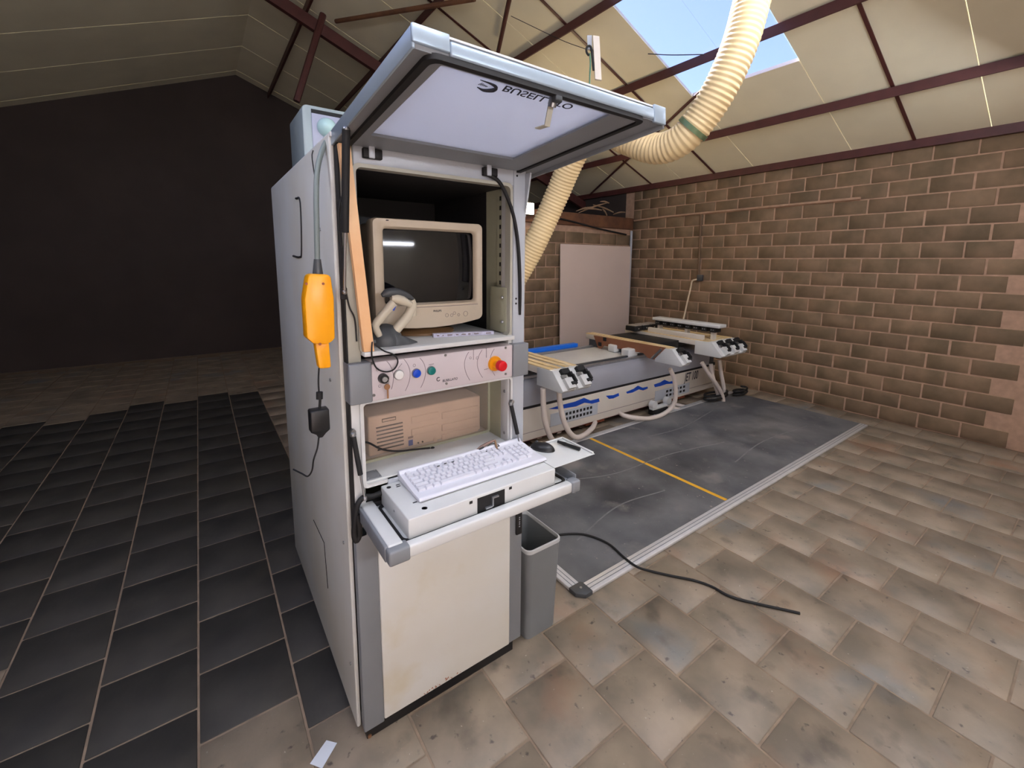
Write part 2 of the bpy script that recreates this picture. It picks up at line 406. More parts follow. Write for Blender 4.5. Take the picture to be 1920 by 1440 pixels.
prism('rafter', m_purlin, ceil, [(XRIDGE, rz(XRIDGE) - .22), (5.1, rz(5.1) - .22), (5.1, rz(5.1) - .09), (XRIDGE, rz(XRIDGE) - .09)], 'y', rf, rf + .06)
strut('truss_web', P(618, -12, Y=rf), P(556, 190, Y=rf), .035)
# ---- timber on top of the partition
tb = struct(box('trim_1', m_beam, None, 1.6, XR - .01, YB - .03, YB + .14, 2.0, 2.165, .008))

# ================================================================== CONTROL CABINET
W, DEP = .61, 1.12
cab = thing('control_cabinet', 'tall off-white machine control cabinet with raised lid and fold-down keyboard tray', 'control cabinet', (W / 2, DEP / 2, 0))
sp = box('side_panel', m_side, cab, -.012, .001, .03, DEP, .04, 1.835, .004)
for u, v in ((601, 430), (620, 712), (645, 1017), (658, 1244), (580, 515)):
    q = P(u, v, X=-.012); cyl('screw', m_steel, sp, q, q + Vector((-.003, 0, 0)), .005, seg=10)
q = [P(a, b, X=-.0125) for a, b in ((588, 975), (608, 1018), (615, 1103))]
for a, b in ((q[0], q[1]), (q[1], q[2])): tube('hatch_seam', m_rubber, sp, [a, b], .0016, 6)
q = [P(a, b, X=-.0125) for a, b in ((555, 372), (563.5, 380), (566, 470), (562, 482), (550, 480))]
tube('hatch_gasket', m_rubber, sp, q, .004, 6)
box('side_panel', m_side, cab, W - .002, W + .004, .03, DEP, .04, 1.835, .002)
box('back_panel', m_side, cab, 0, W, DEP - .01, DEP, .04, 1.83)
box('top_panel', m_white, cab, -.01, W + .002, .02, DEP, 1.825, 1.838, .002)
box('plinth', m_black, cab, .012, W - .03, .012, DEP - .02, 0, .045)
q = P(693, 1379, Y=.012); cyl('screw', m_brass, cab, q, q + Vector((0, -.004, 0)), .006, seg=10)
# front frame
box('frame_post', m_frame, cab, .004, .040, 0, .05, 1.225, 1.825, .003)
box('frame_post', m_white, cab, .004, .037, 0, .05, .70, 1.12, .003)
rp = box('frame_post', m_lgrey, cab, .560, W, -.002, .05, .70, 1.815, .003)
box('frame_post', m_white, cab, .545, .560, .004, .05, .84, 1.76, .002)
for z in (1.365, 1.382, 1.79): cyl('bolt_hole', m_rubber, rp, (.572, -.001, z), (.572, -.0035, z), .0035, seg=10)
hd = box('frame_header', m_lgrey, cab, .040, .560, 0, .05, 1.757, 1.825, .003)
ring_plate('opening_lip', m_frame, cab, rr(.034, .550, 1.250, 1.762, .018), rr(.043, .541, 1.258, 1.752, .016), 'y', -.010, .02)
box('seam_gasket', m_rubber, cab, .0005, .0045, -.001, .034, .70, 1.82)
# upper bay: shade painted in, right wall pale only where light reaches
for nm, mt, a in (('bay_wall', m_interior, (.036, .040, .05, .60, 1.25, 1.76)), ('bay_wall', m_greenish, (.560, .565, .05, .17, 1.25, 1.76)), ('bay_wall', m_interior, (.560, .565, .17, .60, 1.25, 1.76)),
                  ('bay_wall', m_interior, (.036, .565, .60, .605, 1.25, 1.76)), ('bay_wall', m_interior, (.036, .565, .05, .60, 1.757, 1.762))):
    box(nm, mt, cab, *a)
shelf = box('shelf', m_white, cab, .040, .547, -.031, .60, 1.245, 1.2585, .002)
rail = box('slotted_rail', m_greenish, cab, .552, .560, .05, .085, 1.26, 1.75)
for k in range(14): box('slot', m_rubber, rail, .5505, .5525, .062, .070, 1.30 + k * .032, 1.314 + k * .032)
br = box('bracket_plate', m_greenish, cab, .540, .546, .010, .115, 1.262, 1.420, .002)
for z in (1.30, 1.385): ellips('screw_head', m_alu, br, (.537, .03, z), .006, .006, .006, None, 12, 6)
# control panel with grey end caps
pz0, pz1, py = 1.114, 1.226, -.022
pan = box('control_panel', m_panel, cab, .060, .545, py, .045, pz0, pz1, .003)
box('end_cap', m_grey, cab, -.002, .060, py - .004, .045, pz0 - .002, pz1 + .001, .004)
box('end_cap', m_grey, cab, .546, W + .002, py - .004, .045, pz0 - .002, pz1 + .001, .004)
def pp(u, v, d=0): return P(u, v, Y=py - d)
for u, v in ((697, 681), (701, 741), (835, 666), (837, 719), (948, 652), (948, 701)):
    q = pp(u, v); cyl('screw', m_steel, pan, q, q + Vector((0, -.002, 0)), .0042, seg=10)
def button(u, v, mat, r=.0125, h=.012):
    q = pp(u, v, .012); base = Vector((q.x, py, q.z))
    b_ = cyl('push_button', m_steel, pan, base, base + Vector((0, -.005, 0)), r * 1.12, seg=24)
    cyl('button_cap', mat, b_, base + Vector((0, -.004, 0)), base + Vector((0, -h, 0)), r, seg=24, bev=.003)
button(750, 704, m_wbtn, .0135, .010); button(783, 701, m_blue); button(811, 696, m_green)
q = Vector((pp(721, 711, .015).x, py, pp(721, 711, .015).z))
ks = cyl('key_switch', m_black, pan, q, q + Vector((0, -.016, 0)), .0145, .013, 24)
cyl('lock_face', m_alu, ks, q + Vector((0, -.015, 0)), q + Vector((0, -.020, 0)), .0075, seg=18)
e_ = pp(929, 682, .005); e_.y = py
es = cyl('emergency_stop', m_orange, pan, e_, e_ + Vector((0, -.008, 0)), .026, .024, 28)
cyl('stop_stem', m_orange, es, e_ + Vector((0, -.006, 0)), e_ + Vector((0, -.034, 0)), .013, .012, 20)
cyl('stop_knob', m_red, es, e_ + Vector((0, -.032, 0)), e_ + Vector((0, -.052, 0)), .0175, .0175, 28, .005)
def arc(pxs, mat=m_ink2, r=.0008):
    a, b, c_ = [Vector(p_) for p_ in pxs]; ctl = 2 * b - (a + c_) / 2
    pts = [(1 - t) ** 2 * a + 2 * t * (1 - t) * ctl + t * t * c_ for t in [k / 8 for k in range(9)]]
    tube('printed_arc', mat, pan, [pp(p_.x, p_.y, .0002) for p_ in pts], r, 6, 2)
arc([(725, 677), (737, 700), (734, 730)]); arc([(757, 673), (769, 700), (760, 733)]); arc([(787, 671), (798, 695), (789, 727)])
arc([(879, 660), (871, 685), (881, 713)]); arc([(904, 656), (895, 682), (905, 708)]); arc([(927, 654), (919, 678), (928, 704)])
r_x, u_z = (1, 0, 0), (0, 0, 1)
q = pp(831, 714); text('lettering', m_ink, pan, 'BUSELLATO', (q.x - .003, py, q.z - .0035), r_x, u_z, .0105, .15, .95)
q = pp(822, 711); tube('logo_ring', m_ink, pan, [(q.x + .0055 * math.cos(t * .55 + .8), py - .0003, q.z + .0055 * math.sin(t * .55 + .8)) for t in range(10)], .0011, 6, 3)
def dashes(u0, v0, u1, v1, n, r_=.0011):                 # small print too fine to read
    for k in range(n):
        t0, t1 = k / n, (k + .7) / n
        tube('printed_mark', m_ink2, pan, [pp(u0 + (u1 - u0) * t, v0 + (v1 - v0) * t, .0002) for t in (t0, t1)], r_, 6)
dashes(804, 684, 814, 682, 4); dashes(746, 691, 754, 681, 4); dashes(908, 693, 916, 691, 3)
dashes(912, 653, 912, 671, 6); dashes(888, 656, 888, 675, 7)
for u, v, r_ in ((777, 685, .004), (708, 693, .004), (712, 724, .0035), (895, 671, .0045), (882, 671, .0035)):
    q = pp(u, v, .0003); tube('printed_symbol', m_ink2, pan, [q + Vector((r_ * math.cos(t * .7), 0, r_ * math.sin(t * .7))) for t in range(10)], .0006, 6, 2)
# lower bay with the computer behind a clear sheet
for mt, a in ((m_greenish, (.545, .560, .05, .62, .86, 1.114)), (m_interior, (.030, .036, .05, .62, .86, 1.114)), (m_interior, (.036, .56, .60, .62, .86, 1.114)), (m_interior, (.036, .56, .05, .62, 1.105, 1.114))):
    box('bay_wall', mt, cab, *a)
sill = box('sill', m_white, cab, .036, .56, .004, .62, .858, .866, .001)
q = Vector((.07, .03, .8725)); hp = box('hinge_plate', m_grey, cab, .043, .088, .008, .06, .866, .8695)
for x, y_ in ((.05, .015), (.081, .015), (.05, .053), (.081, .053)): cyl('screw', m_alu, hp, (x, y_, .869), (x, y_, .871), .0025, seg=8)
for z in (.895, 1.05): ellips('screw_head', m_steel, cab, (.5445, .025, z), .004, .006, .006, None, 12, 6)
box('clear_sheet', m_glass, cab, .040, .541, .126, .130, .868, 1.10)
ring_plate('bay_lip', m_white, cab, rr(.028, .556, .852, 1.114, .014), rr(.038, .549, .862, 1.104, .010), 'y', -.008, .004)
ring_plate('sheet_frame', m_greenish, cab, rr(.037, .545, .866, 1.104, .012), rr(.045, .537, .874, 1.096, .008), 'y', .122, .134)
ellips('sheet_knob', m_black, cab, P(811, 842, Y=.112), .009, .008, .009)
# lower door with grey side strips
dr = box('lower_door', m_cream, cab, .066, .555, -.002, .018, .048, .735, .004)
ru = M('rust_marks', (160, 98, 70), .8)
for i in range(26):
    x = .15 + random.gauss(.1, .04); z = .051 + abs(random.gauss(0, .006)); s_ = random.uniform(.001, .0035)
    mesh('rust_mark', [(x, -.0023, z), (x + s_ * 2, -.0023, z + s_ * .5), (x + s_ * 1.4, -.0023, z + s_ * 2), (x + s_ * .2, -.0023, z + s_)], [(0, 1, 2, 3)], ru, dr)
box('side_strip', m_grey, cab, .002, .066, 0, .03, .04, .735, .003)
box('side_strip', m_grey, cab, .555, W, 0, .03, .05, .735, .003)
lh = box('latch_handle', m_black, cab, .578, .606, -.010, 0, .495, .615, .005)
for z in (.527, .537, .545, .555, .563): box('printed_mark', m_lgrey, lh, .589, .594, -.0104, -.0098, z, z + .005)
# fold-down tray (a flat door lying open)
tz = .785
tray = box('fold_down_tray', m_white, cab, .040, .628, -.245, -.012, tz - .014, tz + .006, .003)
box('tray_rail', m_white, tray, .018, .056, -.236, .0, tz - .018, tz + .022, .004)
box('tray_rail', m_grey, tray, .010, .020, -.232, -.01, tz - .022, tz + .020, .003)
fr_ = box('tray_front_rail', m_white, tray, .060, .620, -.256, -.228, tz - .018, tz + .016, .006, 3)
box('tray_corner', m_grey, tray, .012, .068, -.258, -.222, tz - .022, tz + .018, .006)
box('tray_corner', m_grey, tray, .618, .655, -.258, -.222, tz - .022, tz + .018, .006)
box('tray_rail', m_lgrey, tray, .628, .655, -.236, -.03, tz - .018, tz - .002, .002)
box('tray_flange', m_grey, tray, .651, .655, -.236, -.03, tz - .018, tz + .028, .001)
ring_plate('tray_gasket', m_rubber, tray, rr(.060, .626, -.226, -.02, .02), rr(.068, .618, -.218, -.028, .016), 'z', tz + .004, tz + .011)
# keyboard box on the tray with the sliding mouse plate
kx0, kx1, ky0, ky1, kz0, kz1 = .077, .575, -.222, -.012, tz + .008, .850
kb = box('keyboard_box', m_white, cab, kx0, kx1, ky0, ky1, kz0, kz1, .003)
for u, v in ((729, 914), (795, 953), (797, 953)):
    q = P(u, v, Z=kz1); cyl('round_hole', m_rubber, kb, q, q + Vector((0, 0, .0006)), .0065, seg=16)
for u, v in ((746, 909), (747, 912), (778, 942)): q = P(u, v, Z=kz1); box('slot_hole', m_rubber, kb, q.x - .006, q.x + .006, q.y - .002, q.y + .002, q.z, q.z + .0006)
q = P(772, 955, X=kx0); ellips('screw_head', m_steel, kb, (kx0, -.12, .825), .002, .004, .004, None, 10, 6)
a, b = P(895, 940, Y=ky0), P(946, 918, Y=ky0)
rc = box('latch_recess', m_rubber, kb, a.x, b.x, ky0 - .0015, ky0 + .01, .797, .842)
box('latch_tongue', m_alu, rc, (a.x + b.x) / 2, (a.x + b.x) / 2 + .004, ky0 - .008, ky0, .805, .833); box('latch_tongue', m_alu, rc, (a.x + b.x) / 2 - .022, (a.x + b.x) / 2, ky0 - .008, ky0, .803, .808)
box('latch_tongue', m_alu, rc, (a.x + b.x) / 2 + .003, (a.x + b.x) / 2 + .022, ky0 - .008, ky0 - .002, .829, .833)
for u, v in ((883, 942), (957, 915)): q = P(u, v, Y=ky0); box('square_hole', m_rubber, kb, q.x - .005, q.x + .005, ky0 - .0008, ky0 + .002, q.z - .004, q.z + .004)
mp = box('mouse_plate', m_white, cab, .573, .757, ky0 + .002, -.055, kz1 + .0002, kz1 + .0022, .0008)
box('plate_rim', m_white, mp, .750, .757, ky0 + .006, -.055, kz1 + .002, kz1 + .008, .002)
box('plate_rim', m_white, mp, .60, .757, -.058, -.053, kz1 + .002, kz1 + .008, .002)
# hinge and dark gap at the back of the tray
box('hinge_bar', m_rubber, cab, .036, .56, -.014, .006, .792, .806)
box('tray_back_rail', m_lgrey, cab, .10, .56, -.012, .003, .830, .862, .002)
# gas springs
def gas(a, b, t, r=.0085):
    a, b = Vector(a), Vector(b); m_ = a.lerp(b, t)
    g = cyl('gas_spring', m_rubber, cab, a, m_, r, seg=16); cyl('spring_rod', m_steel, g, m_, b, r * .42, seg=12)
    ellips('ball_joint', m_steel, g, a, .009, .009, .009, None, 12, 8); ellips('ball_joint', m_steel, g, b, .007, .007, .007, None, 12, 8)
gas(P(662, 815, Y=-.014), P(684, 935, Y=-.03), .62, .0072)
gas(P(958, 757, Y=-.014), P(978, 850, Y=-.03), .6, .0072)
for u, v in ((661, 808), (958, 752)): q = P(u, v, Y=-.004); cyl('spring_bracket', m_steel, cab, q, q + Vector((0, -.012, 0)), .007, seg=12)
# ---- raised lid
HA = math.radians(4.6); HY, HZ, LL, LT = .020, 1.806, .53, .036
LX0, LX1 = -.006, .656
def LP(x, s, h): return Vector((x, HY - s * math.cos(HA) + h * math.sin(HA), HZ + s * math.sin(HA) + h * math.cos(HA)))
def lbox(name, mat, parent, x0, x1, s0, s1, h0, h1, bev=0):
    o = box(name, mat, parent, x0, x1, s0, s1, h0, h1, bev)
    for v in o.data.vertices: v.co = LP(*v.co)
    bm = bmesh.new(); bm.from_mesh(o.data); bmesh.ops.recalc_face_normals(bm, faces=bm.faces); bm.to_mesh(o.data); bm.free(); return o
def lring(name, mat, parent, o_, i_, h0, h1):
    o = ring_plate(name, mat, parent, o_, i_, 'z', h0, h1)
    for v in o.data.vertices: v.co = LP(*v.co)
    bm = bmesh.new(); bm.from_mesh(o.data); bmesh.ops.recalc_face_normals(bm, faces=bm.faces); bm.to_mesh(o.data); bm.free(); return o
m_lidside = M('lid_edge_profile', (160, 176, 190), .3, metal=.3, var=.04, scale=9)
lid = lring('raised_lid', m_grey, cab, rr(LX0 + .004, LX1 - .004, -.03, LL - .004, .004), rr(.050, .490, .118, .512, .004), 0, .012)
lbox('lid_edge', m_lidside, lid, LX0, LX0 + .006, -.085, LL - .002, .0, LT, .002)
lbox('lid_edge', m_grey, lid, LX1 - .006, LX1, -.06, LL - .002, -.012, LT, .002)
lbox('lid_edge', m_lidside, lid, .062, LX1 - .045, LL - .006, LL + .003, .002, LT - .008, .004)
lbox('lid_edge', m_grey, lid, LX0, LX1, -.04, -.03, 0, LT, .002)
lbox('lid_corner_cap', m_lidside, lid, LX0, .062, LL - .006, LL + .002, .008, LT + .002, .002)
lbox('lid_corner_cap', m_lidside, lid, LX1 - .045, LX1, LL - .006, LL + .003, -.004, LT + .002, .002)
lring('lid_skin', m_white, lid, rr(LX0 + .002, LX1 - .002, -.03, LL - .002, .01), rr(.050, .490, .118, .512, .004), LT - .004, LT)
lring('lid_gasket', m_rubber, lid, rr(.020, .585, -.004, .530, .022), rr(.034, .571, .010, .518, .018), -.008, .002)
lring('lid_inner_frame', m_grey, lid, rr(.036, .569, .03, .516, .01), rr(.056, .484, .120, .508, .004), -.004, .001)
pane = lbox('lid_window', m_lidpane, lid, .046, .494, .112, .516, .004, .008)
q = [LP(x, s, -.0005) for x, s in ((.185, .452),)][0]
tr_, tu_ = (1, 0, 0), tuple(LP(0, 0, 0) - LP(0, 1, 0))
text('lettering', m_ink, lid, 'BUSELLATO', LP(.200, .494, .002), tr_, tu_, .033, .2, 1.06, depth=-.001)
tube('logo_swoosh', m_ink, lid, [LP(.185 - .035 * math.cos(t * .38 - .4), .458 - .013 * math.sin(t * .38 - .4) , .0005) for t in range(0)] or [LP(*p_, .001) for p_ in ((.157, .460), (.175, .455), (.191, .465), (.189, .478), (.172, .485), (.147, .488))], .003, 8, 5, [.0008, .003, .0042, .0034, .002, .0006])
for k in range(5): tube('logo_stripe', m_ink, lid, [LP(.153 + k * .004, .470, .001), LP(.157 + k * .004, .479 - k * .0015, .001)], .0006, 6)
lk = lbox('lid_latch', m_dark, lid, .299, .317, .514, .530, -.018, .0, .003)
q0 = P(1030, 187, D=.80)
cyl('latch_pin', m_steel, lk, LP(.308, .515, .002), LP(.308, .505, -.022), .009, seg=14)
slab('latch_tongue', m_frame, lk, [LP(.300, .504, -.020), LP(.314, .504, -.020), LP(.314, .490, -.056), LP(.300, .490, -.056)], .002)
slab('latch_tongue', m_frame, lk, [LP(.300, .490, -.055), LP(.314, .490, -.055), LP(.302, .472, -.058), LP(.288, .472, -.058)], .002)
for u, v in ((697, 290), (917, 324)):                            # hinges on the header
    q = P(u, v, Y=-.004); hg = box('lid_hinge', m_rubber, hd, q.x - .026, q.x + .026, -.016, 0, q.z - .012, q.z + .014, .003)
for u, v in ((697, 288), (917, 322)):
    q = P(u, v, Y=-.018); box('hinge_leaf', m_lgrey, hd, q.x - .008, q.x + .008, -.022, -.016, q.z - .012, q.z + .022, .002)
a = LP(.030, .16, -.008); b = P(645, 548, Y=-.006)
a = P(649, 243, Z=1.812); m1 = P(647, 268, Z=1.80)
gas(a, Vector((b.x, -.010, b.z)), .60, .0095)
bp_ = box('strut_plate', m_rubber, cab, b.x - .009, b.x + .009, -.005, 0, b.z - .02, b.z + .012, .002)
gus = prism('lid_gusset', m_lgrey, cab, [(.02, 1.80), (.02, 1.66), (.0, 1.66), (-.03, 1.80)], 'x', W - .004, W + .002)
# black cable down the right post, strap loop at the left of the tray
tube('door_cable', m_rubber, cab, [P(a, b, Y=y_) for a, b, y_ in ((912, 326, -.012), (935, 340, -.014), (952, 372, -.014), (964, 410, -.012), (971, 455, -.010), (974, 500, -.008), (975, 545, -.006), (974, 590, .0))], .006, 10)
tube('strap', m_rubber, cab, [(.10, -.012, .832), P(700, 930, Y=-.015), P(683, 932, Y=-.02), P(671, 945, Y=-.022), P(666, 970, Y=-.02), P(664, 1000, Y=-.018), P(668, 1014, Y=-.018), P(674, 1003, Y=-.018), P(673, 985, Y=-.02), P(669, 965, Y=-.02)], .008, 10)
tube('door_wire', m_rubber, cab, [P(642, 365, Y=-.006), P(636, 390, Y=-.006), P(635, 430, Y=-.006), P(641, 470, Y=-.006), P(648, 540, Y=-.006), P(655, 575, Y=-.006), P(665, 598, Y=-.006), P(669, 640, Y=-.004)], .0022, 8)

# ================================================================== THINGS IN AND ON THE CABINET
# ---- plywood strip leaning in the opening
ply = [P(a, b, Y=y_) for a, b, y_ in ((676, 658, -.006), (695, 658, -.006), (652, 262, -.006), (628, 262, -.006))]
ps = slab('wooden_strip', m_pine, None, [Vector((.040, -.006, 1.2590)), Vector((.068, -.006, 1.2590)), Vector((.026, -.006, 1.80)), Vector((-.002, -.006, 1.80))], -.018)
for v in ps.data.vertices: v.co.y = v.co.y - .0235
tag(ps, 'long pale pine strip leaning in the left side of the monitor opening', 'wooden strip')
# ---- CRT monitor
my = .115
mon = thing('crt_monitor', 'beige tube monitor with dark screen standing on the cabinet shelf', 'monitor', (.317, .3, 1.2585))
def outline(x0, x1, z0, z1, r, sag, n=6):
    p = rr(x0, x1, z0, z1, r, n); out = []
    for x, z in p:
        if z < (z0 + z1) / 2: z -= sag * (1 - ((x - (x0 + x1) / 2) / ((x1 - x0) / 2)) ** 2)
        out.append((x, z))
    return out
def dens(p, k=6):
    o = []
    for i in range(len(p)):
        a, b = p[i], p[(i + 1) % len(p)]
        L_ = math.dist(a, b); n_ = k if L_ > .05 else 1
        for t in range(n_): o.append((a[0] + (b[0] - a[0]) * t / n_, a[1] + (b[1] - a[1]) * t / n_))
    return o
ox0, ox1, oz0, oz1 = .121, .512, 1.305, 1.638
out_d = [(x, z - (.020 * (1 - ((x - .3165) / .1955) ** 2) if z < 1.36 else 0)) for x, z in dens(rr(ox0, ox1, oz0, oz1, .016))]
in_d = dens(rr(.158, .482, 1.372, 1.606, .010))
v3 = lambda pts, y_: [Vector((x, y_, z)) for x, z in pts]
sc = lambda pts, k, cz=1.47: [(.3165 + (x - .3165) * k, cz + (z - cz) * k) for x, z in pts]
loft('bezel', m_beige, mon, [v3(sc(out_d, .97), my + .075), v3(out_d, my + .055), v3(out_d, my + .012), v3(sc(out_d, .985), my + .002), v3(sc(in_d, 1.06, 1.489), my), v3(sc(in_d, 1.01, 1.489), my + .010), v3(in_d, my + .022)], False, True, 60)
loft('housing', m_beige, mon, [v3(sc(out_d, .955), my + .05), v3(sc(out_d, .95), my + .16), v3(sc(out_d, .72), my + .30), v3(sc(out_d, .66), my + .40)], True, True, 30)
vs, fs = [], []; NX, NZ = 20, 16
for j in range(NZ + 1):
    for i in range(NX + 1):
        x = .154 + .332 * i / NX; z = 1.368 + .242 * j / NZ
        vs.append((x, my + .004 + ((x - .32) ** 2 + (z - 1.489) ** 2) / (2 * 1.0) * 1.0 + .006, z))
for j in range(NZ):
    for i in range(NX): fs.append((j * (NX + 1) + i, j * (NX + 1) + i + 1, (j + 1) * (NX + 1) + i + 1, (j + 1) * (NX + 1) + i))
mesh('screen', vs, fs, m_screen, mon, True)
bz = mon.children[0]
tube('bezel_groove', m_ink2, mon, [P(770, 577, Y=my - .0005), P(830, 574, Y=my - .0005), P(896, 570, Y=my - .0005)], .0009, 6)
q = P(812, 584, Y=my + .0005); text('lettering', m_ink, mon, 'PHILIPS', (q.x, my - .0006, q.z - .002), r_x, u_z, .0095)
for u, v, r_ in ((838, 591, .006), (847, 591, .005), (852, 587, .005), (860, 590, .0045), (873, 588, .0085)):
    q = P(u, v, Y=my + .001); tube('control_button', m_ink2, mon, [q + Vector((r_ * math.cos(t * .7), -.0005, r_ * math.sin(t * .7))) for t in range(10)], .0006, 6, 2)
q = P(726, 413, Y=my + .001); box('badge', m_ink, mon, q.x - .004, q.x + .004, my - .0005, my + .004, q.z - .0015, q.z + .0015)
rg = lambda r, z: [Vector((.325 + r * math.cos(k * math.pi / 12), .24 + r * math.sin(k * math.pi / 12), z)) for k in range(24)]
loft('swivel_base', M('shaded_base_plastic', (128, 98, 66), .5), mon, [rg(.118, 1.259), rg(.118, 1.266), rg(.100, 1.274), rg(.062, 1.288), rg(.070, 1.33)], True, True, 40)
# ---- barcode scanner in its stand
st = thing('scanner_stand', 'dark grey scanner stand with cream bent arm beside the monitor', 'scanner stand', (.15, .06, 1.2585))
sy = .045
ellips('stand_base', m_dark, st, (P(722, 640, Y=sy).x + .006, .06, 1.2590), .054, .05, .062, None, 24, 10, 0.0)
bb = [P(700, 647, Y=sy), P(773, 640, Y=sy)]
loft('stand_foot', m_dark, st, [[Vector((x, y_, z)) for x, y_, z in ((x0, .06 - w_, 1.2588), (x0, .06 + w_, 1.2588), (x0, .06 + w_ * .8, 1.2588 + h_), (x0, .06 - w_ * .8, 1.2588 + h_))] for x0, w_, h_ in ((.085, .036, .02), (.15, .05, .034), (.19, .046, .018), (.222, .03, .003))], True, True, 50)
S = lambda u, v, y_=sy: P(u, v, Y=y_)
arm = tube('stand_arm', m_scan, st, [S(728, 636), S(748, 612), S(766, 590), S(772, 573), S(769, 563)], .0145, 14, 6)
tube('arm_tip', m_scan, arm, [S(767, 566), S(774, 575), S(774, 592)], .011, 12)
gun = thing('barcode_scanner', 'cream hand-held barcode scanner with dark grey top resting in its stand', 'barcode scanner', S(711, 628))
tube('handle', m_scan, gun, [S(712, 630, .03), S(704, 612, .03), S(712, 598, .03), S(727, 580, .03), S(738, 568, .03)], .010, 14, 6, [.009, .0115, .013, .013, .014])
tube('head', m_scan, gun, [S(733, 559, .03), S(745, 560, .03), S(760, 566, .03), S(771, 572, .03)], .013, 16, 6, [.010, .0145, .0145, .011, .009])
tube('top_cover', m_dark, gun, [S(716, 554, .034), S(728, 549, .034), S(745, 549, .034), S(762, 554, .034), S(776, 561, .034)], .012, 16, 6, [.006, .013, .0145, .0125, .009, .003])
tube('trigger', m_blue, gun, [S(742, 572, .022), S(737, 582, .022)], .005, 12, 4, [.003, .006, .003])
cbl = tube('scanner_cable', m_rubber, None, [S(706, 645, .004), P(703, 646, Y=-.036), P(720, 658, Y=-.040), P(738, 665, Y=-.038), P(746, 678, Y=-.034), P(738, 693, Y=-.032), P(722, 697, Y=-.031), P(706, 690, Y=-.031), P(698, 672, Y=-.036), P(697, 655, Y=-.038), P(698, 640, Y=-.026), P(699, 630, Y=.01), P(697, 610, Y=.03)], .0022, 8)
tag(cbl, 'thin black cable looped in front of the control panel', 'cable')
# ---- printed strip on the shelf
a, b = P(813, 633, Z=1.2590), P(926, 627, Z=1.2590)
dz = Vector((b.x - a.x, b.y - a.y, 0)).normalized(); dn = Vector((-dz.y, dz.x, 0)) * .02
stp = slab('label_strip', M('pale_lilac_label', (206, 204, 226), .5, var=.25, scale=160), None, [a, b, b + dn, a + dn], .0115)
for v in stp.data.vertices: v.co.z = max(v.co.z, 1.2588)
tag(stp, 'flat pale printed strip lying on the shelf below the monitor', 'label strip')
for t0, t1 in ((.05, .09), (.14, .16), (.22, .30), (.36, .40), (.45, .52), (.56, .60), (.66, .74), (.86, .95)):
    c0, c1 = a.lerp(b, t0), a.lerp(b, t1); nn = Vector((0, -.0004, 0))
    slab('printed_mark', m_ink2, stp, [c0 + nn + Vector((0, 0, .004)), c1 + nn + Vector((0, 0, .004)), c1 + nn + Vector((0, 0, .008)), c0 + nn + Vector((0, 0, .008))], .0003)
# ---- key hanging from the lock
kq = pp(726, 728, .016)
ky_ = thing('brass_key', 'small brass key hanging below the key switch', 'key', kq)
cyl('key_bow', m_brass, ky_, kq + Vector((0, -.0012, .004)), kq + Vector((0, .0012, .004)), .0085, seg=18)
box('key_blade', m_brass, ky_, kq.x - .0012, kq.x + .0035, kq.y - .001, kq.y + .001, kq.z - .030, kq.z)
tube('key_ring', m_steel, ky_, [kq + Vector((.001, 0, .008)), kq + Vector((.006, 0, .018)), kq + Vector((.001, -.002, .028))], .0008, 6)
# ---- desktop computer
pcy = .16
pc = thing('desktop_computer', 'yellowed desktop computer lying behind the clear sheet of the lower bay', 'computer', (.31, .35, .866))
px0, px1, pz0_, pz1_ = .098, .526, .867, 1.004
body = box('case', m_pc, pc, px0, px1, pcy, .56, pz0_, pz1_, .006)
def PC(u, v): return P(u, v, Y=pcy - .0005)
for k in range(7):
    a, b = PC(705 + k * .5, 802 + k * 6.7), PC(755 + k * .4, 793 + k * 6.9)
    box('vent_slot', m_interior, body, a.x, b.x, pcy - .001, pcy + .002, (a.z + b.z) / 2 - .0025, (a.z + b.z) / 2 + .0025)
a, b = PC(716, 789), PC(742, 783); bd = box('name_badge', m_interior, body, a.x, b.x, pcy - .002, pcy, a.z - .006, a.z + .006)
box('badge_face', m_pc, bd, a.x + .002, b.x - .002, pcy - .0025, pcy - .001, a.z - .0035, a.z + .0035)
for (u0, v0, u1, v1) in ((771, 775, 822, 790), (771, 795, 822, 815), (828, 762, 896, 782), (828, 785, 896, 803), (828, 806, 896, 818)):
    a, b = PC(u0, v0), PC(u1, v1)
    x0, x1 = min(a.x, b.x), max(a.x, b.x); zc = (a.z + b.z) / 2
    box('drive_cover', m_pc, body, x0, x1, pcy - .004, pcy + .002, zc - .012, zc + .012, .002)
a = PC(770, 828); box('blue_badge', m_decal, body, a.x - .008, a.x + .008, pcy - .0015, pcy + .001, a.z - .014, a.z + .006); box('dark_badge', m_ink2, body, a.x - .009, a.x + .009, pcy - .0015, pcy + .001, a.z + .012, a.z + .019)
for u, v in ((784, 830), (792, 828)): q = PC(u, v); cyl('front_button', m_ink, body, q, q + Vector((0, -.003, 0)), .003, seg=12)
q = PC(816, 824); cyl('power_button', m_pc, body, q, q + Vector((0, -.003, 0)), .008, seg=16)
tb_ = tube('bay_cable', m_rubber, None, [(.042, .10, .955), P(690, 830, Y=.11), P(715, 842, Y=.11), P(745, 846, Y=.11), P(775, 843, Y=.105), P(806, 840, Y=.105)], .0032, 8)
tag(tb_, 'black cable sagging in front of the desktop computer', 'cable')
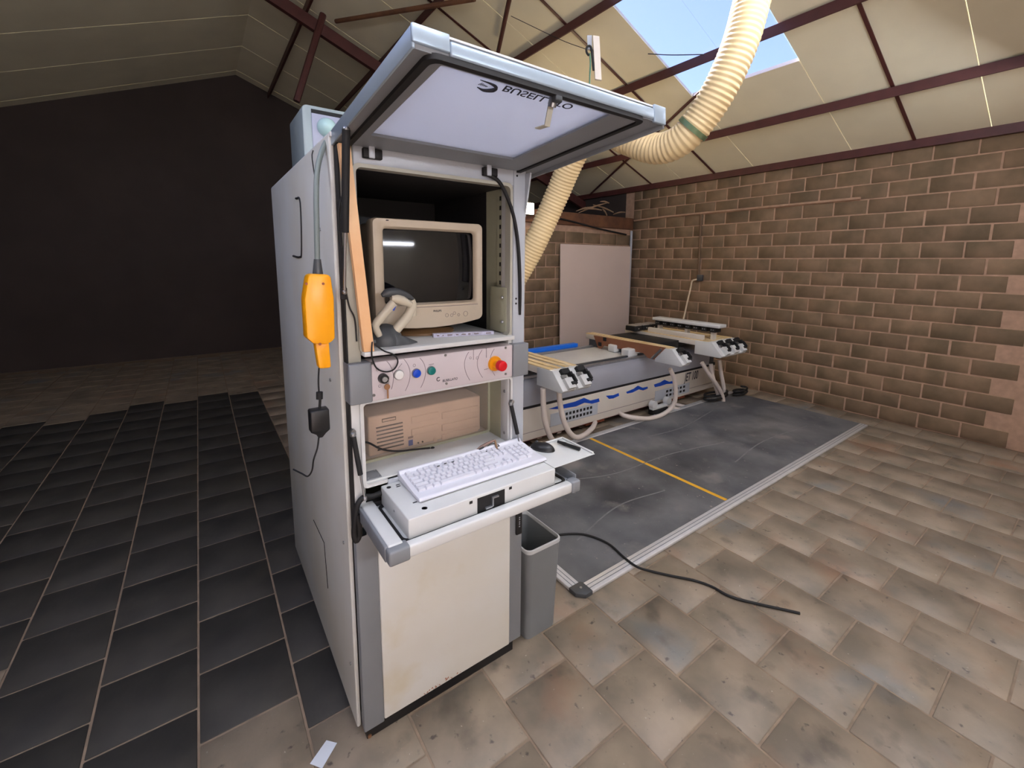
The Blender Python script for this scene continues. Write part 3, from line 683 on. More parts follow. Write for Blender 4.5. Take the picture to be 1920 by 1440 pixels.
# ---- keyboard
K0, K1, KY0, KY1 = .131, .583, -.168, -.004
KF, KB = .012, .030
key_t = thing('keyboard', 'white full-size computer keyboard lying on the fold-down tray', 'keyboard', ((K0 + K1) / 2, (KY0 + KY1) / 2, kz1 + .0024))
bz0 = kz1 + .0026
def kz(y_): return bz0 + KF + (KB - KF) * (y_ - KY0) / (KY1 - KY0)
prof = [(KY0, bz0), (KY0 - .003, bz0 + .006), (KY0 + .004, bz0 + KF - .001), (KY0 + .040, kz(KY0 + .040) - .006), (KY1 - .022, kz(KY1 - .022) - .006), (KY1 - .016, kz(KY1)), (KY1 - .004, kz(KY1) - .002), (KY1, bz0 + .012), (KY1, bz0)]
kbd = prism('base', m_key, key_t, prof, 'x', K0, K1, .0025)
uu = (K1 - K0 - .026) / 22.6; ry = .0186
kmesh = {}
def keycap(wu):
    if wu in kmesh: return kmesh[wu]
    wx = uu * wu - .0016; a_, b_ = wx / 2, .0172 / 2
    v = [(-a_, -b_, 0), (a_, -b_, 0), (a_, b_, 0), (-a_, b_, 0), (-a_ + .0022, -b_ + .002, .0075), (a_ - .0022, -b_ + .002, .0075), (a_ - .0022, b_ - .0025, .0075), (-a_ + .0022, b_ - .0025, .0075)]
    me = bpy.data.meshes.new('key'); me.from_pydata(v, [], [(0, 3, 2, 1), (4, 5, 6, 7), (0, 1, 5, 4), (1, 2, 6, 5), (2, 3, 7, 6), (3, 0, 4, 7)])
    me.materials.append(m_key); kmesh[wu] = me; return me
rows = [[1] + [-1] + [1] * 4 + [-.5] + [1] * 4 + [-.5] + [1] * 4, [1] * 13 + [2], [1.5] + [1] * 12 + [1.5], [1.75] + [1] * 11 + [2.25], [2.25] + [1] * 10 + [2.75], [1.25, 1.25, 1.25, 6.25, 1.25, 1.25, 1.25, 1.25]]
tilt = math.atan2(KB - KF, KY1 - KY0)
def putkey(xc, y_, wu):
    o = bpy.data.objects.new('key', keycap(wu)); COL.objects.link(o); o.parent = key_t
    o.location = Vector((xc, y_, kz(y_) - .0065)) - key_t.location; o.rotation_euler = (tilt, 0, 0)
for r_i, row in enumerate(rows):
    x = K0 + .013; y_ = KY1 - .031 - ry * r_i * .96
    for wu in row:
        if wu < 0: x += uu * -wu; continue
        putkey(x + uu * wu / 2, y_, wu); x += uu * wu
    x = K0 + .013 + uu * 15.25
    for k in range(3):
        if r_i in (0, 1, 2, 5) or (r_i == 4 and k == 1): putkey(x + uu * (k + .5), y_, 1)
    x = K0 + .013 + uu * 18.5
    if r_i > 0:
        if r_i == 5: putkey(x + uu, y_, 2); putkey(x + uu * 2.5, y_, 1); 
        else:
            for k in range(4): putkey(x + uu * (k + .5), y_, 1)
for u, v in ((822, 874), (835, 869), (849, 866)):
    q = P(u, v, Z=kz(KY1) + .0002); tube('media_button', m_dark, key_t, [q + Vector((-.004, 0, 0)), q + Vector((.004, 0, 0))], .0018, 8)
# ---- mouse
q = P(1017, 842, Z=kz1 + .0024)
ms = thing('computer_mouse', 'black optical mouse on the white plate beside the keyboard', 'computer mouse', (q.x, q.y, kz1 + .0024))
mr = Matrix.Rotation(math.radians(-62), 3, 'Z')
ellips('shell', m_black, ms, (q.x, q.y, kz1 + .0026), .046, .026, .026, mr, 28, 12, 0.0)
wv = mr @ Vector((.022, 0, 0)); cyl('scroll_wheel', m_dark, ms, Vector((q.x, q.y, kz1 + .0235)) - wv + mr @ Vector((0, -.003, 0)), Vector((q.x, q.y, kz1 + .0235)) - wv + mr @ Vector((0, .003, 0)), .006, seg=14)
tube('seam', m_dark, ms, [Vector((q.x, q.y, kz1 + .003)) + mr @ Vector((.043 * math.cos(t) * 1.02, .0265 * math.sin(t), .004)) for t in [i * .5 for i in range(13)]], .0008, 6, 2)
# ---- pen
a, b = P(1046, 828, Z=kz1 + .010), P(1087, 842, Z=kz1 + .010)
pen = thing('marker_pen', 'black marker pen lying at the edge of the mouse plate', 'pen', (a + b) / 2)
cyl('barrel', m_black, pen, a.lerp(b, .3), b, .0062, .0066, 16); cyl('cap', m_rubber, pen, a, a.lerp(b, .36), .0048, .0068, 16)
# ---- work glove / pouch behind the keyboard
gq = P(925, 838, Z=.874)
gl = thing('safety_glasses', 'folded brown-armed safety glasses lying on the sill behind the keyboard', 'safety glasses', (gq.x, gq.y, .8725))
G = lambda u, v, z=.885: P(u, v, Z=z)
tube('temple', M('brown_plastic', (122, 96, 86), .4), gl, [G(892, 846, .876), G(903, 838, .884), G(915, 831, .892), G(926, 826, .894)], .006, 10, 5, [.004, .006, .005, .004])
tube('temple', m_black, gl, [G(890, 847, .876), G(898, 844, .878), G(906, 838, .884)], .005, 10, 5)
tube('lens_rim', m_black, gl, [G(905, 846, .875), G(912, 838, .88), G(922, 832, .884), G(934, 834, .880), G(936, 842, .875), G(922, 845, .8745), G(908, 847, .8745)], .0016, 8)
tube('temple', M('amber_plastic', (140, 112, 86), .35), gl, [G(928, 826, .892), G(930, 834, .884), G(932, 842, .876)], .004, 10, 4)
tube('nose_pad', m_dark, gl, [G(924, 843, .875), G(932, 840, .877), G(936, 836, .88)], .003, 8, 4)

# ---- yellow hand pendant on its conduit
pd = thing('hand_pendant', 'yellow hand-held machine pendant hanging beside the cabinet on a grey conduit', 'hand control', (-.07, .0, 1.222))
yc = .0
pts = [(567.5, 560), (574, 517), (580, 513), (610, 514), (616, 518), (622, 558), (624, 632), (618, 638), (610, 643), (584, 642), (572, 632)]
q2 = [(P(a, b, Y=yc).x, P(a, b, Y=yc).z) for a, b in pts]
prism('body', m_yellow, pd, q2, 'y', yc - .026, yc + .026, .008)
hh = [(P(a, b, Y=yc).x, P(a, b, Y=yc).z) for a, b in ((588, 640), (615, 640), (619, 688), (596, 690))]
prism('handle', m_yellow, pd, hh, 'y', yc - .016, yc + .016, .006)
for u, v in ((574.5, 532), (606, 532), (600, 645)): q = P(u, v, Y=yc - .026); cyl('screw_hole', m_rust, pd, q, q + Vector((0, -.0015, 0)), .0034, seg=12)
cyl('cable_sleeve', m_dark, pd, P(596, 515, Y=yc), P(595, 486, Y=yc), .013, .0085, 18)
tube('conduit', m_conduit, pd, [P(595, 488, Y=yc), P(594, 430, Y=yc), P(593, 370, Y=.01), P(595, 320, Y=.03), P(603, 285, Y=.05), P(613, 264, Y=.08), P(622, 258, Y=.16)], .0068, 14)
tube('loop_cord', m_rubber, pd, [P(598, 690, Y=yc), P(597, 715, Y=yc), P(598, 735, Y=yc)], .0022, 8)
# ---- black power adapter hanging below it
ad = thing('power_adapter', 'black power adapter hanging on its cord below the yellow pendant', 'power adapter', P(598, 815, Y=.0))
a = P(598, 790, Y=0)
box('case', m_black, ad, P(580, 790, Y=0).x, P(616, 790, Y=0).x, -.018, .018, P(598, 806, Y=0).z, P(598, 766, Y=0).z, .004)
loft('case_end', m_black, ad, [[Vector((x, y_, z)) for x, y_ in ((c_ - w_, -d_), (c_ + w_, -d_), (c_ + w_, d_), (c_ - w_, d_))] for c_, w_, d_, z in ((a.x, .0235, .016, P(598, 805, Y=0).z), (a.x + .002, .012, .01, P(598, 812, Y=0).z), (a.x + .001, .005, .005, P(598, 820, Y=0).z))], True, False)
cyl('ferrite', m_rubber, ad, P(599, 735, Y=0), P(599, 748, Y=0), .0085, seg=18)
tube('lead', m_rubber, ad, [P(599, 735, Y=0), P(600, 750, Y=0), P(599, 768, Y=0)], .0035, 8)
tube('lead', m_rubber, ad, [P(598, 818, Y=0), P(595, 840, Y=0), P(588, 862, Y=.0), P(585, 882, Y=.02), P(577, 893, Y=.04), P(566, 888, Y=.06), P(550, 880, Y=.1)], .0022, 8)
# two thin wires on the cabinet front edge
wv_ = tube('front_wire', m_rubber, None, [P(587, 282, X=-.014), P(585, 292, X=-.018), P(587, 310, X=-.018), P(590, 330, X=-.016)], .0016, 6); tag(wv_, 'thin black wire hanging at the top edge of the cabinet side', 'wire')

# ================================================================== WASTE BIN
bn = thing('waste_bin', 'grey rectangular plastic waste bin standing open beside the cabinet', 'waste bin', (.715, .14, 0))
def brr(k, z, x0=.636, x1=.812, y0=-.008, y1=.245, r=.025):
    cx, cy = (x0 + x1) / 2, (y0 + y1) / 2
    return [Vector((cx + (x - cx) * k, cy + (y_ - cy) * k, z)) for x, y_ in rr(x0, x1, y0, y1, r)]
loft('bucket', m_bin, bn, [brr(.86, 0), brr(.98, .385), brr(.94, .385), brr(.83, .008)], True, True, 40)
loft('rim', m_rim, bn, [brr(.93, .385), brr(1.0, .385), brr(1.0, .398), brr(.95, .400), brr(.93, .396), brr(.93, .385)], False, True, 50)
q = brr(.985, .386)
# ================================================================== SAFETY MAT
mt = thing('safety_mat', 'black rubber safety mat with aluminium edge in front of the machine', 'safety mat', (2.7, .68, 0))
MX0, MX1, MY0, MY1 = .973, 4.7, .036, 1.30
pad = box('rubber_pad', m_mat, mt, MX0 + .03, MX1, MY0 + .03, MY1, .001, .014)
def rail_(x0, x1, y0, y1, name='edge_rail'):
    o = box(name, m_edge, mt, x0, x1, y0, y1, .0005, .017, .003)
    if x1 - x0 > y1 - y0:
        for k in (.3, .62): box('rail_groove', m_grey, o, x0 + .01, x1 - .01, y0 + (y1 - y0) * k, y0 + (y1 - y0) * k + .004, .0168, .0176)
    else:
        for k in (.3, .62): box('rail_groove', m_grey, o, x0 + (x1 - x0) * k, x0 + (x1 - x0) * k + .004, y0 + .01, y1 - .01, .0168, .0176)
rail_(MX0 + .055, MX1, MY0, MY0 + .062); rail_(MX0, MX0 + .062, MY0 + .055, MY1); rail_(MX0 + .06, MX1, MY1 - .002, MY1 + .055)
cp = prism('corner_cap', m_dark, mt, [(MX0 - .003, MY0 + .03), (MX0 + .03, MY0 - .003), (MX0 + .075, MY0 - .003), (MX0 + .075, MY0 + .066), (MX0 + .066, MY0 + .075), (MX0 - .003, MY0 + .075)], 'z', .0, .021, .003)
cyl('screw', m_alu, cp, (MX0 + .042, MY0 + .042, .020), (MX0 + .042, MY0 + .042, .023), .006, seg=14)
box('yellow_stripe', m_yline, mt, 2.305, 2.335, MY0 + .066, MY1, .0135, .0148)
for pts in ([(1.6, .9), (2.0, .75), (2.6, .72), (3.2, .6)], [(2.7, 1.05), (3.2, 1.0), (3.9, 1.1)], [(1.25, .35), (1.7, .45), (2.1, .4)], [(2.9, .35), (3.5, .42), (4.2, .36)]):
    tube('mat_wrinkle', M('dusty_rubber', (120, 119, 118), .8, var=.2, scale=30), mt, [(x, y_, .0075) for x, y_ in pts], .0085, 10, 8)
# cable across the mat and tiles
cb = tube('floor_cable', m_rubber, None, [P(u, v, Z=z) for u, v, z in ((1010, 1016, .021), (1035, 1006, .021), (1065, 1001, .021), (1100, 1003, .022), (1140, 1019, .021), (1170, 1045, .021), (1195, 1063, .024), (1225, 1072, .006), (1260, 1080, .006), (1300, 1088, .006), (1335, 1100, .006), (1380, 1122, .006), (1500, 1150, .006))], .0058, 8, 6)
tag(cb, 'black cable snaking over the safety mat and across the floor tiles', 'cable')
# paper scrap
pq = [P(u, v, Z=.0015) for u, v in ((612, 1388), (632, 1393), (604, 1441), (581, 1432))]
o = slab('paper_scrap', m_paper, None, pq, -.0006); tag(o, 'torn white strip of paper lying on the floor beside the cabinet', 'paper scrap')
for v in o.data.vertices: v.co.z = abs(v.co.z - .0015) + .0012

# ================================================================== MACHINE
mc = thing('machining_centre', 'long grey woodworking machining centre with cross bars and blue markings', 'machine', (2.6, 1.8, 0))
FY = 1.45; XM0, XM1 = .75, 4.5
bed = box('bed', m_bedp, mc, XM0, XM1, FY, 2.3, .075, .34, .004)
box('seam_line', m_ink2, bed, XM0, XM1, FY - .0015, FY, .138, .142)
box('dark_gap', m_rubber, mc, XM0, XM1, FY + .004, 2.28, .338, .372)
cw = prism('cowl', m_cowl, mc, [(FY - .006, .366), (FY - .012, .44), (FY - .004, .50), (FY + .018, .545), (FY + .05, .565), (2.28, .565), (2.28, .366)], 'x', XM0, XM1 - .15, 0, True)
box('cowl_end', m_dark, mc, XM1 - .15, XM1 - .02, FY + .01, 2.25, .366, .56, .01)
box('guide_rail', m_alu, mc, XM0, 3.55, FY + .065, FY + .10, .565, .590, .003)
box('guide_cover', m_dark, mc, XM0, 3.55, FY + .11, FY + .135, .565, .60, .002)
box('bed_cover', m_white, mc, XM0, 3.9, FY + .14, 2.12, .565, .582, .003)
box('guide_rail', m_alu, mc, XM0, 3.2, 2.13, 2.17, .565, .60, .002)
box('blue_strip', m_strip, mc, XM0, 3.0, 2.18, 2.25, .565, .635, .004)
for px_ in ([(1028, 767), (1050, 760), (1078, 753), (1095, 746), (1107, 751), (1123, 747), (1124, 753), (1110, 757), (1096, 755), (1080, 762), (1050, 767)],
            [(1136, 742), (1150, 741), (1160, 737), (1161, 742), (1150, 747), (1142, 748)], [(1174, 735), (1188, 729), (1196, 723), (1205, 727), (1214, 725), (1215, 728), (1206, 732), (1198, 730), (1186, 736), (1176, 738)],
            [(1226, 721), (1238, 717), (1246, 712), (1255, 716), (1262, 714), (1263, 719), (1250, 720), (1238, 724), (1228, 726)]):
    slab('blue_marking', m_decal, bed, [P(u, v, Y=FY - .0016) for u, v in px_], -.0006)
def vent(u0, v0, u1, v1, n):
    a, b = P(u0, v0, Y=FY), P(u1, v1, Y=FY)
    pl = box('vent_plate', m_lgrey, bed, a.x, b.x, FY - .003, FY, (a.z + b.z) / 2 - .055, (a.z + b.z) / 2 + .055)
    for k in range(n):
        for j in (0, 1): x = a.x + (b.x - a.x) * (.3 + .6 * k / n); box('vent_slot', m_rubber, pl, x, x + (b.x - a.x) * .35 / n, FY - .005, FY - .002, (a.z + b.z) / 2 + (j - .5) * .045 - .012, (a.z + b.z) / 2 + (j - .5) * .045 + .012)
vent(1032, 783, 1120, 770, 8); vent(1228, 741, 1292, 728, 6)
q0, q1 = P(1283, 713, Y=FY), P(1328, 703, Y=FY)
text('lettering', m_ink, bed, 'JET 100', (q0.x, FY - .001, q0.z - .015), r_x, u_z, .13, .25, .62)
for x in (1.3, 2.6, 3.9):
    ft = box('foot', m_rust, mc, x - .12, x + .12, FY + .06, FY + .3, .02, .08); box('foot_pad', m_rubber, ft, x - .09, x + .09, FY + .08, FY + .26, 0, .02)
box('underframe', M('red_oxide', (112, 50, 44), .7), mc, XM0 + .05, XM1 - .3, FY + .05, 2.2, .045, .078)
# cross bars: wooden strip on top, white end block with black clamp
BZ = .725
def bar(x, wd=.105, y1=2.25, brown=False, block=True):
    y0 = 1.18
    b_ = box('cross_bar', m_bedp, mc, x - wd / 2, x + wd / 2, y0, y1, BZ - .06, BZ - .008, .003)
    for s in (-1, 1): box('bar_strip', m_ply, b_, x + s * wd * .29 - wd * .2, x + s * wd * .29 + wd * .2, y0, y1, BZ - .008, BZ, .001)
    for y_ in (1.62, 2.08): box('bar_carriage', m_dark, b_, x - wd / 2 + .004, x + wd / 2 - .004, y_, y_ + .12, .585, BZ - .058, .003)
    e = prism('end_block', m_white, b_, [(1.32, BZ - .008), (1.14, BZ - .004), (1.02, BZ - .13), (1.04, BZ - .15), (1.32, BZ - .15)], 'x', x - wd / 2 - .004, x + wd / 2 + .004, .004)
    n_ = Vector((0, -.724, .69))
    def sl(t, h): return Vector((0, 1.14 - .12 * t, BZ - .004 - .126 * t)) + n_ * h
    xx = x + wd * .1
    for t0, t1, dx0, dx1, h0, h1, mt_ in ((.05, .28, -.02, .055, 0, .03, m_rubber), (.28, .42, .035, .055, .005, .045, m_rubber), (.42, .78, .045, .06, .01, .05, m_rubber), (.72, .85, .01, .06, .01, .04, m_rubber), (.30, .45, -.03, .005, .0, .018, m_steel), (.5, .98, -.03, .04, .0, .03, m_white)):
        pts_ = [(sl(t, h).y, sl(t, h).z) for t, h in ((t0, h0), (t1, h0), (t1, h1), (t0, h1))]
        prism('clamp', mt_, b_, pts_, 'x', xx + dx0, xx + dx1)
    return b_
for x in (1.80, 1.955): bar(x, .12)
b3 = bar(3.24, .11)
for x in (3.92, 4.08, 4.24): bar(x, .15)
box('shade_block', m_rubber, mc, 3.45, 3.83, 1.50, 2.15, .58, .69, .004)  # dark box added to stand in for the shade under the bars
# brown bridge plate on the third bar
bp = [P(u, v, X=3.175) for u, v in ((1113, 629), (1248, 652), (1226, 674), (1214, 671), (1206, 662), (1150, 652), (1132, 648), (1126, 655), (1121, 652))]
slab('bridge_plate', m_brownp, mc, bp, .012)
for u, v in ((1134, 636), (1125, 645)): q = P(u, v, X=3.17); box('bridge_clip', m_rubber, mc, q.x - .01, q.x + .004, q.y - .02, q.y + .02, q.z - .02, q.z + .02, .004)
a, b = P(1240, 655, X=3.165), P(1222, 672, X=3.165); cyl('bridge_rod', m_steel, mc, a, b, .012, seg=12)
# white jog on the bed (clamps lying between bars)
for u, v, s_ in ((1158, 655, .10), (1180, 664, .07)):
    q = P(u, v, Z=.60); box('carriage_block', m_white, mc, q.x - s_, q.x + s_, q.y - .05, q.y + .05, .582, .66, .012)
# raised white rail on the right with black brackets below
wrx0, wrx1, wz = 4.32, 4.42, .855
a = P(1228, 601, Z=wz)
wrl = box('raised_rail', m_white, mc, 3.93, 4.07, 1.12, 1.93, wz, wz + .035, .008)
for k in range(8):
    y_ = 1.17 + k * .095; pb_ = box('rail_bracket', m_rubber, wrl, 3.945, 4.055, y_, y_ + .06, wz - .05, wz)
    cyl('bracket_pin', m_alu, pb_, (3.944, y_ + .02, wz - .025), (3.941, y_ + .02, wz - .025), .006, seg=8); cyl('bracket_pin', m_alu, pb_, (3.944, y_ + .042, wz - .025), (3.941, y_ + .042, wz - .025), .006, seg=8)
for y_ in (1.2, 1.5, 1.85): box('rail_post', m_bedp, wrl, 3.97, 4.03, y_, y_ + .03, BZ - .01, wz)
box('rail_beam', m_bedp, mc, 3.86, 3.90, 1.25, 1.93, BZ, BZ + .05, .004)
# hoses hanging from the bars
def hose(pts, r=.021): return tube('vacuum_hose', m_whose, mc, pts, r, 14, 6)
H = lambda u, v, y_: P(u, v, Y=y_)
hose([H(1018, 728, 1.24), H(1019, 760, 1.24), H(1022, 790, 1.24), H(1030, 815, 1.26), H(1040, 830, 1.30)])
hose([H(1048, 728, 1.22), H(1050, 755, 1.20), H(1056, 785, 1.19), H(1066, 808, 1.18), H(1080, 820, 1.19), H(1096, 815, 1.24), H(1110, 803, 1.32), H(1116, 792, 1.46)])
hose([H(1256, 692, 1.24), H(1264, 710, 1.22), H(1267, 738, 1.22), H(1262, 760, 1.24), H(1246, 775, 1.27), H(1222, 784, 1.29), H(1196, 784, 1.31), H(1170, 779, 1.38), H(1160, 772, 1.5)])
hose([H(1316, 680, 1.26), H(1330, 702, 1.22), H(1348, 728, 1.20), H(1356, 750, 1.20), H(1350, 766, 1.22), H(1328, 775, 1.24), H(1300, 774, 1.28), H(1262, 765, 1.36), H(1240, 757, 1.48)])
hose([H(1333, 682, 1.27), H(1336, 705, 1.25), H(1346, 738, 1.24), H(1350, 755, 1.25), H(1340, 765, 1.27), H(1315, 768, 1.30), H(1272, 760, 1.42), H(1262, 755, 1.5)])
hose([H(1349, 675, 1.3), H(1352, 700, 1.28), H(1358, 735, 1.27), H(1352, 752, 1.29), H(1325, 762, 1.34), H(1290, 757, 1.46)])
# hose caps and floor clutter in front of the bed
for i, (u, v) in enumerate(((1008, 813), (1044, 804))):
    q = P(u, v, Z=.045); o = loft('hose_cap', m_whose, None, [[q + Vector((d, .045 * k_ * math.cos(t), .045 * k_ * math.sin(t))) for t in [j * math.pi / 10 for j in range(20)]] for d, k_ in ((-.03, 1), (.02, 1), (.03, .8), (.02, .7), (-.02, .7))], False, True, 40)
    tag(o, ('white plastic pipe cap on the floor near the mouse plate', 'white plastic pipe cap on the floor beside the hanging hose')[i], 'pipe cap')
q = P(1222, 770, Z=0); q.y = min(q.y, 1.375)
cl = thing('pipe_clamp', 'white plastic clamp on a black block in front of the machine bed', 'clamp', (q.x, q.y, 0))
box('block', m_rubber, cl, q.x - .11, q.x + .09, q.y - .03, q.y + .06, 0, .06, .004)
box('saddle', m_white, cl, q.x - .14, q.x + .15, q.y - .02, q.y + .03, .06, .085, .006)
for dx in (-.11, .12): cyl('jaw', m_white, cl, (q.x + dx, q.y - .02, .11), (q.x + dx, q.y + .03, .11), .04, seg=20)
# coiled cables at the far right of the mat
for i, (x, y_, r_) in enumerate(((4.25, 1.28, .16), (4.62, 1.20, .10))):
    o = tube('cable_coil', m_rubber, None, [(x + r_ * (1 - .05 * k % .2) * math.cos(k * .7) * 1.2, y_ + r_ * .5 * math.sin(k * .7), .028 + .004 * k) for k in range(20)], .012, 8, 4)
    tag(o, ('black cable coil lying under the hanging hoses', 'small black cable coil lying under the far hoses')[i], 'cable coil')
# vacuum pods on the bars
for i in range(3):
    x = 3.80 + i * .145
    pdm = thing('vacuum_pod', ('black vacuum pod with grey rubber top at the outer edge of the grey cross bars', 'black vacuum pod between two others on the grey cross bars', 'black vacuum pod standing under the white raised rail')[i], 'vacuum pod', (x, 2.08, BZ), 'vacuum pods on the cross bars')
    box('pod_body', m_rubber, pdm, x - .065, x + .065, 2.01, 2.15, BZ, BZ + .055, .005); box('rubber_top', M('grey_rubber', (140, 132, 124), .7), pdm, x - .06, x + .06, 2.015, 2.145, BZ + .055, BZ + .066, .003)
    box('pod_valve', m_alu, pdm, x - .008, x + .008, 2.006, 2.011, BZ + .02, BZ + .034)
# ---- machine head hood behind the cabinet
hy = 1.6
a, b = P(565, 193, Y=hy), P(572, 290, Y=hy)
hx0, hx1, hz1 = a.x, a.x + .62, a.z
hood = thing('machine_hood', 'pale grey machine hood with round window behind the cabinet', 'machine hood', (hx0 + .3, hy + .2, 0))
box('hood_leg', m_hood, hood, hx0 + .12, hx1 - .12, hy + .08, hy + .4, 0, hz1 - .45)
prism('hood_shell', m_hood, hood, rr(hx0, hx1, hz1 - .46, hz1, .03), 'y', hy, hy + .4, .01)
a, b = P(583, 204, Y=hy), P(640, 213, Y=hy)
box('dark_slot', m_rubber, hood, a.x, b.x + .2, hy - .004, hy + .002, a.z - .022, a.z)
box('front_panel', m_hoodp, hood, a.x, b.x + .2, hy - .006, hy + .002, a.z - .30, a.z - .022, .002)
q = P(613, 240, Y=hy - .006); ellips('round_window', m_dome, hood, q, .055, .055, .055, Matrix.Rotation(math.radians(90), 3, 'X'), 24, 10, 0.0)
# ================================================================== DUST HOSE
path_px = [(1430, -80, 1.95), (1410, 0, 1.98), (1388, 80, 2.0), (1356, 155, 2.05), (1320, 215, 2.12), (1278, 262, 2.2), (1232, 279, 2.3), (1180, 264, 2.4), (1135, 246, 2.5), (1095, 262, 2.62), (1068, 310, 2.72), (1049, 355, 2.8), (1029, 400, 2.86), (1010, 442, 2.9), (990, 482, 2.95), (965, 525, 3.0), (940, 565, 3.02)]
fullp = spline([P(u, v, D=d) for u, v, d in path_px], 14)
dh = thing('dust_hose', 'cream corrugated dust extraction hose hanging from the roof', 'dust hose', fullp[-1])
def corrug(name, pts, r, pitch=.022):
    L_ = [0]
    for i in range(1, len(pts)): L_.append(L_[-1] + (pts[i] - pts[i - 1]).length)
    n = int(L_[-1] / (pitch / 4)); res = []
    j = 0
    for k in range(n + 1):
        s = L_[-1] * k / n
        while j < len(pts) - 2 and L_[j + 1] < s: j += 1
        t = (s - L_[j]) / max(1e-6, L_[j + 1] - L_[j]); res.append(pts[j].lerp(pts[j + 1], t))
    fr = frames(res); seg = 28
    rings = [[p + r * (1 + .055 * (0, 1, 1.0, 0)[k % 4] - .02) * (math.cos(2 * math.pi * q / seg) * u_ + math.sin(2 * math.pi * q / seg) * w_) for q in range(seg)] for k, (p, (u_, w_)) in enumerate(zip(res, fr))]
    return loft(name, m_hosem, dh, rings, False, True, 80)
cut = min(range(len(fullp)), key=lambda i: (fullp[i] - P(1300, 240, D=2.15)).length)
corrug('hose_section', fullp[:cut + 1], .078); corrug('hose_section', fullp[cut:], .076)
t_ = (fullp[cut + 1] - fullp[cut - 1]).normalized(); cyl('hose_clamp', M('green_steel_band', (110, 130, 96), .4, metal=.5), dh, fullp[cut] - t_ * .012, fullp[cut] + t_ * .012, .083, seg=32)
# ================================================================== OTHER THINGS AT THE WALLS
bd_ = slab('white_board', m_board, None, [(3.585, YB - .085, .0), (4.975, YB - .085, .0), (4.975, YB - .045, 1.748), (3.585, YB - .045, 1.748)], -.012)
tag(bd_, 'large pinkish-white sheet of board leaning against the block wall', 'board')
fl = thing('flood_light', 'bright rectangular flood light mounted high on the partition wall', 'flood light', (3.03, YB - .02, 2.11))
a, b = P(968, 378, Y=YB - .08), P(1001, 402, Y=YB - .08)
box('housing', m_dark, fl, a.x - .01, b.x + .01, YB - .07, YB - .028, b.z - .01, a.z + .01, .006)
box('lit_glass', EMIT('lamp_glow', (255, 226, 180), 55), fl, a.x, b.x, YB - .076, YB - .069, b.z, a.z)
# first tube mirrors in the screen; the other four are added, unseen, for brightness
m_tube = EMIT('tube_glow', (240, 244, 255), TUBE)
for x, y_, z, lb in ((.42, -2.5, 2.02, 'low-hung white fluorescent light whose tube mirrors in the monitor screen'), (1.75, -.75, 2.95, 'added unseen fluorescent light under the roof above the open floor tiles'),
                     (.25, -1.15, 2.95, 'added unseen fluorescent light under the roof in front of the cabinet'), (3.4, -.9, 2.7, 'added unseen fluorescent light under the roof beside the block wall'), (-1.5, -.2, 2.75, 'added unseen fluorescent light under the roof beside the dark left wall')):
    t = thing('fluorescent_light', lb, 'ceiling light', (x, y_, z + .08), 'fluorescent lights under the roof')
    box('tray', m_white, t, x - .62, x + .62, y_ - .05, y_ + .05, z + .03, z + .08, .004)
    cyl('tube_lamp', m_tube, t, (x - .58, y_, z + .015), (x + .58, y_, z + .015), .016, seg=12)
    for s in (-.5, .5): cyl('hanger', m_steel, t, (x + s, y_, z + .08), (x + s, y_, rz(x + s)), .003, seg=6)
# pipes and conduits
pv = tube('corner_pipe', m_lgrey, None, [(5.0, YB - .03, .3), (5.0, YB - .03, 1.98)], .018, 12); tag(pv, 'pale grey vertical pipe in the corner beside the leaning board', 'pipe')
pv.data.transform(Matrix.Identity(4))
pz = 2.148
tag(tube('wall_pipe', m_mortar, None, [(XR - .018, 3.15, pz - .02), (XR - .018, 2.5, pz), (XR - .018, .4, pz + .005)], .014, 10), 'thin brown pipe running level along the right block wall', 'pipe')
cv = thing('wall_conduit', 'brown conduit running down the right wall to a dark box', 'conduit', (XR - .02, 2.07, 1.33))
tube('conduit_pipe', M('brown_conduit', (112, 88, 66), .7), cv, [(XR - .013, 2.085, pz), (XR - .013, 2.075, 1.7), (XR - .013, 2.065, 1.36)], .013, 10)
box('switch_box', m_dark, cv, XR - .035, XR, 2.0, 2.075, 1.28, 1.36, .004)
tag(tube('wall_cable', M('cream_cable', (206, 188, 160), .6), None, [(XR - .03, 2.075, 1.30), P(1298, 527, X=XR - .06), P(1295, 540, X=XR - .07), P(1289, 565, X=XR - .12), P(1282, 597, X=XR - .2), P(1279, 612, X=XR - .25)], .011, 10), 'cream cable dropping from the dark wall box behind the raised rail', 'cable')
tag(tube('sagging_cable', m_rubber, None, [P(1040, 408, Y=YB - .045), P(1075, 416, Y=YB - .045), P(1120, 428, Y=YB - .045), P(1174, 440, Y=YB - .045)], .012, 8), 'dark cable sloping across the timber on top of the block wall', 'cable')
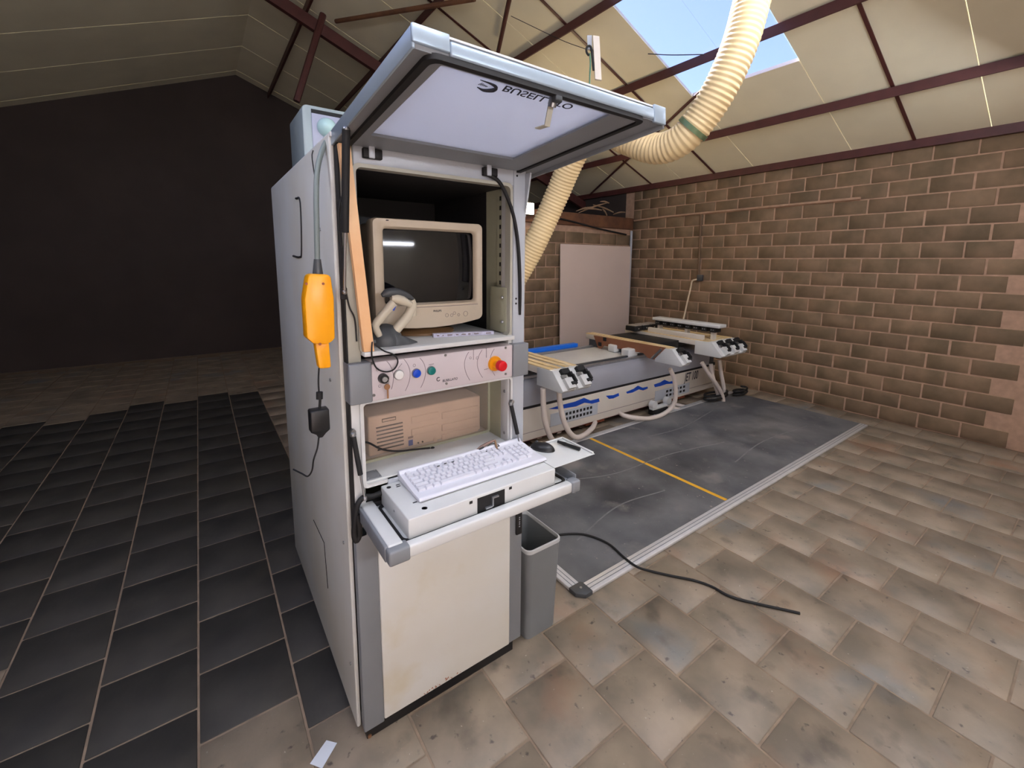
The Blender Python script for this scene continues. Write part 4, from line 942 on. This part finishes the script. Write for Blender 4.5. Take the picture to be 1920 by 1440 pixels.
# offcuts on top of the partition
oc = [((1080, 396), (1112, 388)), ((1085, 399), (1140, 380)), ((1112, 384), (1150, 398)), ((1125, 378), (1142, 381)), ((1150, 402), (1172, 398)), ((1094, 392), (1128, 394)), ((1130, 392), (1138, 404))]
olab = ['pale wooden offcut lying flat on the timber wall top', 'long thin offcut sloping up on the wall top', 'curved brown offcut bending down over the wall top', 'short broad offcut topping the heap on the wall', 'thin stick lying apart near the wall corner', 'grey stick under the heap on the wall top', 'splinter hanging over the front of the wall timber']
for (a, b), lb in zip(oc, olab):
    p0, p1 = P(*a, Y=YB + random.uniform(.0, .05)), P(*b, Y=YB + random.uniform(.0, .06))
    m_ = (p0 + p1) / 2 + Vector((0, 0, .012))
    o = tube('wood_offcut', m_offcut, None, [p0, m_, p1], .012, 6, 3, [.006, .013, .008]); tag(o, lb, 'offcut', 'wood offcuts on the partition wall')
# hanging fitting below the roof
hf = thing('hanging_socket', 'white flat fitting with black loop and green cord hanging under the roof', 'hanging fitting', P(1118, 100, D=2.3))
HF = lambda u, v, d=2.3: P(u, v, D=d)
slab('back_plate', m_bedp, hf, [HF(1112, 66), HF(1124, 68), HF(1128, 150), HF(1116, 148)], .012)
slab('side_plate', m_lgrey, hf, [HF(1101, 66, 2.32), HF(1110, 66, 2.32), HF(1110, 92, 2.32), HF(1102, 92, 2.32)], .01)
tube('black_loop', m_rubber, hf, [HF(1113, 132), HF(1111, 110), HF(1109, 92), HF(1105, 86), HF(1100, 90), HF(1100, 98), HF(1104, 104)], .006, 8)
tube('green_cord', M('green_cord', (80, 120, 96), .6), hf, [HF(1106, 100), HF(1107, 118), HF(1106, 140), HF(1105, 170)], .004, 8)
# wires strung under the roof
tag(tube('overhead_wire', m_rubber, None, [onroof(958, 30, .06), onroof(1050, 74, .1), onroof(1098, 92, .12)], .003, 6), 'thin wire strung under the roof to the hanging fitting', 'wire')
tag(tube('skylight_wire', m_rubber, None, [onroof(1215, 101, .08), onroof(1260, 103, .1), onroof(1320, 102, .08)], .004, 6), 'thin wire crossing below the skylight', 'wire')
for o in bpy.data.objects:
    if '_org' in o: del o['_org']
